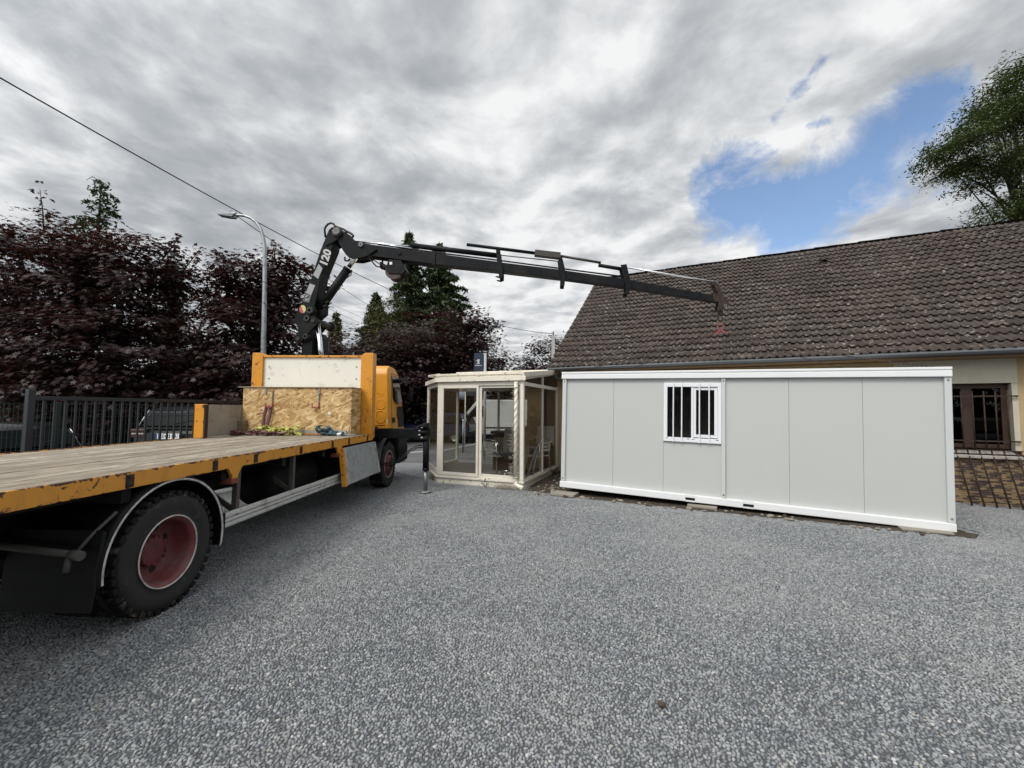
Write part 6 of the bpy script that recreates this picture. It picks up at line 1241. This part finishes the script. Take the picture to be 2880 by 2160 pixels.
sg_ = thing('pole_sign', 'navy blue vertical sign with white lion emblem on a pale pole above the porch', 'sign', (at(1346, 1100, 16.5).x, 16.5, 0))
zt = at(1346, 994, 16.5).z; g = MB(); g.cham((-.19, -.03, zt-1.25), (.185, .03, zt), .01); g.build('sign_face', M['blue'], sg_)
g = MB(); g.cyl((.25, 0, 0), (.25, 0, zt-.0), .052, n=16); g.cham((.18, -.04, zt-.05), (.31, .04, zt+.005), .008); g.cham((.18, -.04, zt-.70), (.31, .04, zt-.65), .008); g.build('pole', M['pole'], sg_)
lz = zt-.33; g = MB()
for pts in ([(-.02, .09), (.06, .085), (.055, .045), (.03, .03), (.0, .055)], [(.02, .06), (.04, .02), (.015, -.03), (-.03, .03), (-.01, .06)], [(-.02, .06), (-.085, .03), (-.09, .015), (-.03, .035)], [(.03, .03), (.065, .02), (.06, .0), (.02, .01)], [(.02, -.01), (.055, -.06), (.06, -.10), (.02, -.10), (.02, -.07), (-.0, -.02)], [(-.01, .0), (-.02, -.06), (-.075, -.10), (-.03, -.10), (.0, -.06), (.015, -.02)], [(-.03, .03), (-.06, .065), (-.055, .05), (-.035, .015)]):
    g.prism([(a-.03, b+lz) for a, b in pts], -.034, -.031)
g.build('lion_emblem', M['white'], sg_)
text_mesh('lettering', 'PEUGEOT', .048, M['white'], sg_, Matrix.Translation((-.01, -.0325, lz-.155)) @ Matrix.Rotation(PI/2, 4, 'X'), .0008, .001, 0, 1.35)
fl_ = thing('banner_flag', 'pale blue banner hanging from a white pole behind the left porch door', 'flag', (at(1309, 1100, 19).x, 19, 0))
zt = at(1309, 1097, 19).z; g = MB(); g.cyl((0, 0, 0), (0, 0, zt+.05), .022, n=10); g.build('pole', M['white'], fl_); g = MB(); g.ribbon([(-.03, 0, zt-.22), (-.16, .02, zt-.23), (-.30, -.01, zt-.21), (-.36, .01, zt-.19)], [(0, 0, .44), (0, 0, .42), (0, 0, .38), (0, 0, .36)], .006); g.build('cloth', plain('pale blue cloth', (.30, .36, .48), .8, var=.1), fl_)
bd_ = thing('bollard_post', 'short white topped grey post beside the pale blue banner pole', 'post', (at(1304, 1100, 17.5).x, 17.5, 0)); g = MB(); g.cyl((0, 0, 0), (0, 0, 1.35), .035, n=12); g.build('post', M['steel'], bd_); g = MB(); g.lathe([(0, .06), (.03, .05), (.042, .02), (.042, 0)], (0, 0, 1.33), 'z', 14); g.build('cap', M['white'], bd_)
# ------------------------------------------------------------------ person standing behind the porch counter
def skin_mesh(name, chains, mat, parent, sub=2):
    """chains of (x, y, z, rx, ry); the first vertex of a later chain joins an equal earlier vertex"""
    bm = bmesh.new(); lay = bm.verts.layers.skin.verify(); seen = {}; first = True
    for ch in chains:
        prev = None
        for (x, y, z, rx, ry) in ch:
            k = (round(x, 3), round(y, 3), round(z, 3)); v = seen.get(k)
            if v is None: v = bm.verts.new((x, y, z)); v[lay].radius = (rx, ry); v[lay].use_root = first; first = False; seen[k] = v
            if prev is not None and prev is not v and not bm.edges.get((prev, v)): bm.edges.new((prev, v))
            prev = v
    me = bpy.data.meshes.new(name); bm.to_mesh(me); bm.free(); me.materials.append(mat); o = bpy.data.objects.new(name, me); COL.objects.link(o); o.parent = parent
    md = o.modifiers.new('skin', 'SKIN'); md.use_smooth_shade = True; sb_ = o.modifiers.new('sub', 'SUBSURF'); sb_.levels = sb_.render_levels = sub; return o
pr = thing('person', 'person in a dark jacket standing behind the counter in the porch', 'person'); place(pr, 1.60, 2.50, FL, -1.35)
# faces local -y; arms bent forward to the counter
pel = (0, .0, .93, .15, .11); SK = plain('skin', (.36, .22, .16), .6, var=.1)
body = [[pel, (0, .01, 1.12, .14, .10), (0, .0, 1.32, .16, .11), (0, .01, 1.44, .10, .08), (0, .0, 1.50, .052, .055), (0, -.015, 1.56, .066, .075), (0, -.02, 1.63, .078, .098), (0, -.015, 1.70, .066, .085), (0, -.01, 1.735, .035, .045)], [(0, -.02, 1.63, .078, .098), (0, -.118, 1.615, .014, .014)]]
for s_ in (-1, 1):
    body.append([pel, (s_*.09, 0, .86, .095, .10), (s_*.10, -.01, .50, .060, .065), (s_*.10, .0, .10, .038, .042), (s_*.105, -.12, .035, .038, .03)])
    hand = (s_*.16, -.40, 1.10, .034, .022); body.append([(0, .01, 1.44, .10, .08), (s_*.18, .01, 1.40, .06, .06), (s_*.22, .02, 1.16, .042, .042), (s_*.18, -.24, 1.08, .032, .030), hand])
    for k in range(4): x = s_*(.135+.018*k); body.append([hand, (x, -.455, 1.105, .0095, .0095), (x, -.49+.004*abs(k-1), 1.095, .0085, .0085), (x, -.51+.006*abs(k-1), 1.075, .0075, .0075)])
    body.append([hand, (s_*.115, -.42, 1.10, .011, .011), (s_*.10, -.45, 1.09, .009, .009)])
skin_mesh('body', body, SK, pr)
DK = plain('dark jacket cloth', (.014, .014, .017), .9, var=.3, sc=20)
jk = [[(0, 0, .86, .175, .135), (0, .01, 1.12, .165, .125), (0, 0, 1.32, .185, .135), (0, .01, 1.44, .125, .10), (0, .01, 1.50, .075, .075)]]
for s_ in (-1, 1): jk.append([(0, .01, 1.44, .125, .10), (s_*.18, .01, 1.40, .078, .078), (s_*.22, .02, 1.16, .06, .06), (s_*.18, -.24, 1.08, .048, .046)])
skin_mesh('jacket', [[(x, y, z, a*1.3, b*1.3) for x, y, z, a, b in c] for c in jk], DK, pr)
tr_ = [[(0, 0, .92, .165, .125), (0, 0, .86, .15, .12)]]
for s_ in (-1, 1): tr_.append([(0, 0, .86, .15, .12), (s_*.095, 0, .78, .105, .11), (s_*.10, -.01, .50, .078, .082), (s_*.10, 0, .08, .062, .066)])
skin_mesh('trousers', [[(x, y, z, a*1.25, b*1.25) for x, y, z, a, b in c] for c in tr_], plain('dark trousers', (.02, .022, .03), .9), pr)
skin_mesh('hair', [[(0, .055, 1.58, .085, .07), (0, .045, 1.68, .112, .10), (0, .0, 1.74, .105, .11), (0, -.055, 1.745, .08, .05)]], plain('dark hair', (.012, .009, .007), .6), pr)
for s_ in (-1, 1):
    m = MB(); m.lathe([(0, -.002), (.008, -.002), (.012, .004)], (s_*.032, -.108, 1.645), 'y', 10); m.build('eye', M['ink'], pr)
m = MB(); m.tube([(-.022, -.105, 1.582), (0, -.110, 1.580), (.022, -.105, 1.582)], .005, 6); m.build('mouth', plain('lips', (.28, .12, .10), .6), pr)

# weeds at the foot of the porch and a clod on the gravel
for lab, (x, y), n in (('small green weed at the canted corner of the porch plinth', (-2.0, 10.78), 26), ('green weeds between porch end and cabin corner', (1.22, 11.9), 60), ('tiny weed on the gravel edge along the porch plinth', (-.62, 9.92), 14)):
    wd_ = thing('weed', lab, 'weed', (x, y, 0), 0, 'weeds by the porch'); P = RNG.normal(size=(n, 3))*np.array([.09, .09, .05]); P[:, 2] = np.abs(P[:, 2])+.03
    leaf_mesh('leaves', P, np.array([0, -.4, .7])+RNG.normal(size=(n, 3))*.6, .085, KITE, M['spruce'], wd_)
    m = MB(); [m.tube([(0, 0, 0), tuple(P[i])], .002, 4) for i in range(0, n, 2)]; m.build('stems', M['spruce'], wd_)
cl_b = MB(); q = at(1860, 1993, 2.0); k_ = (CAMZ)/(CAMZ-q.z); gx_, gy_ = q.x*k_, q.y*k_
for i in range(5): rock(cl_b, (.008*math.cos(i*2), .008*math.sin(i*2), .010+.003*i), .013)
o = cl_b.build('mud_clod', M['clod']); o.location = (gx_, gy_, .008); tag(o, 'small dark mud clod lying alone on the grey gravel', 'clod')
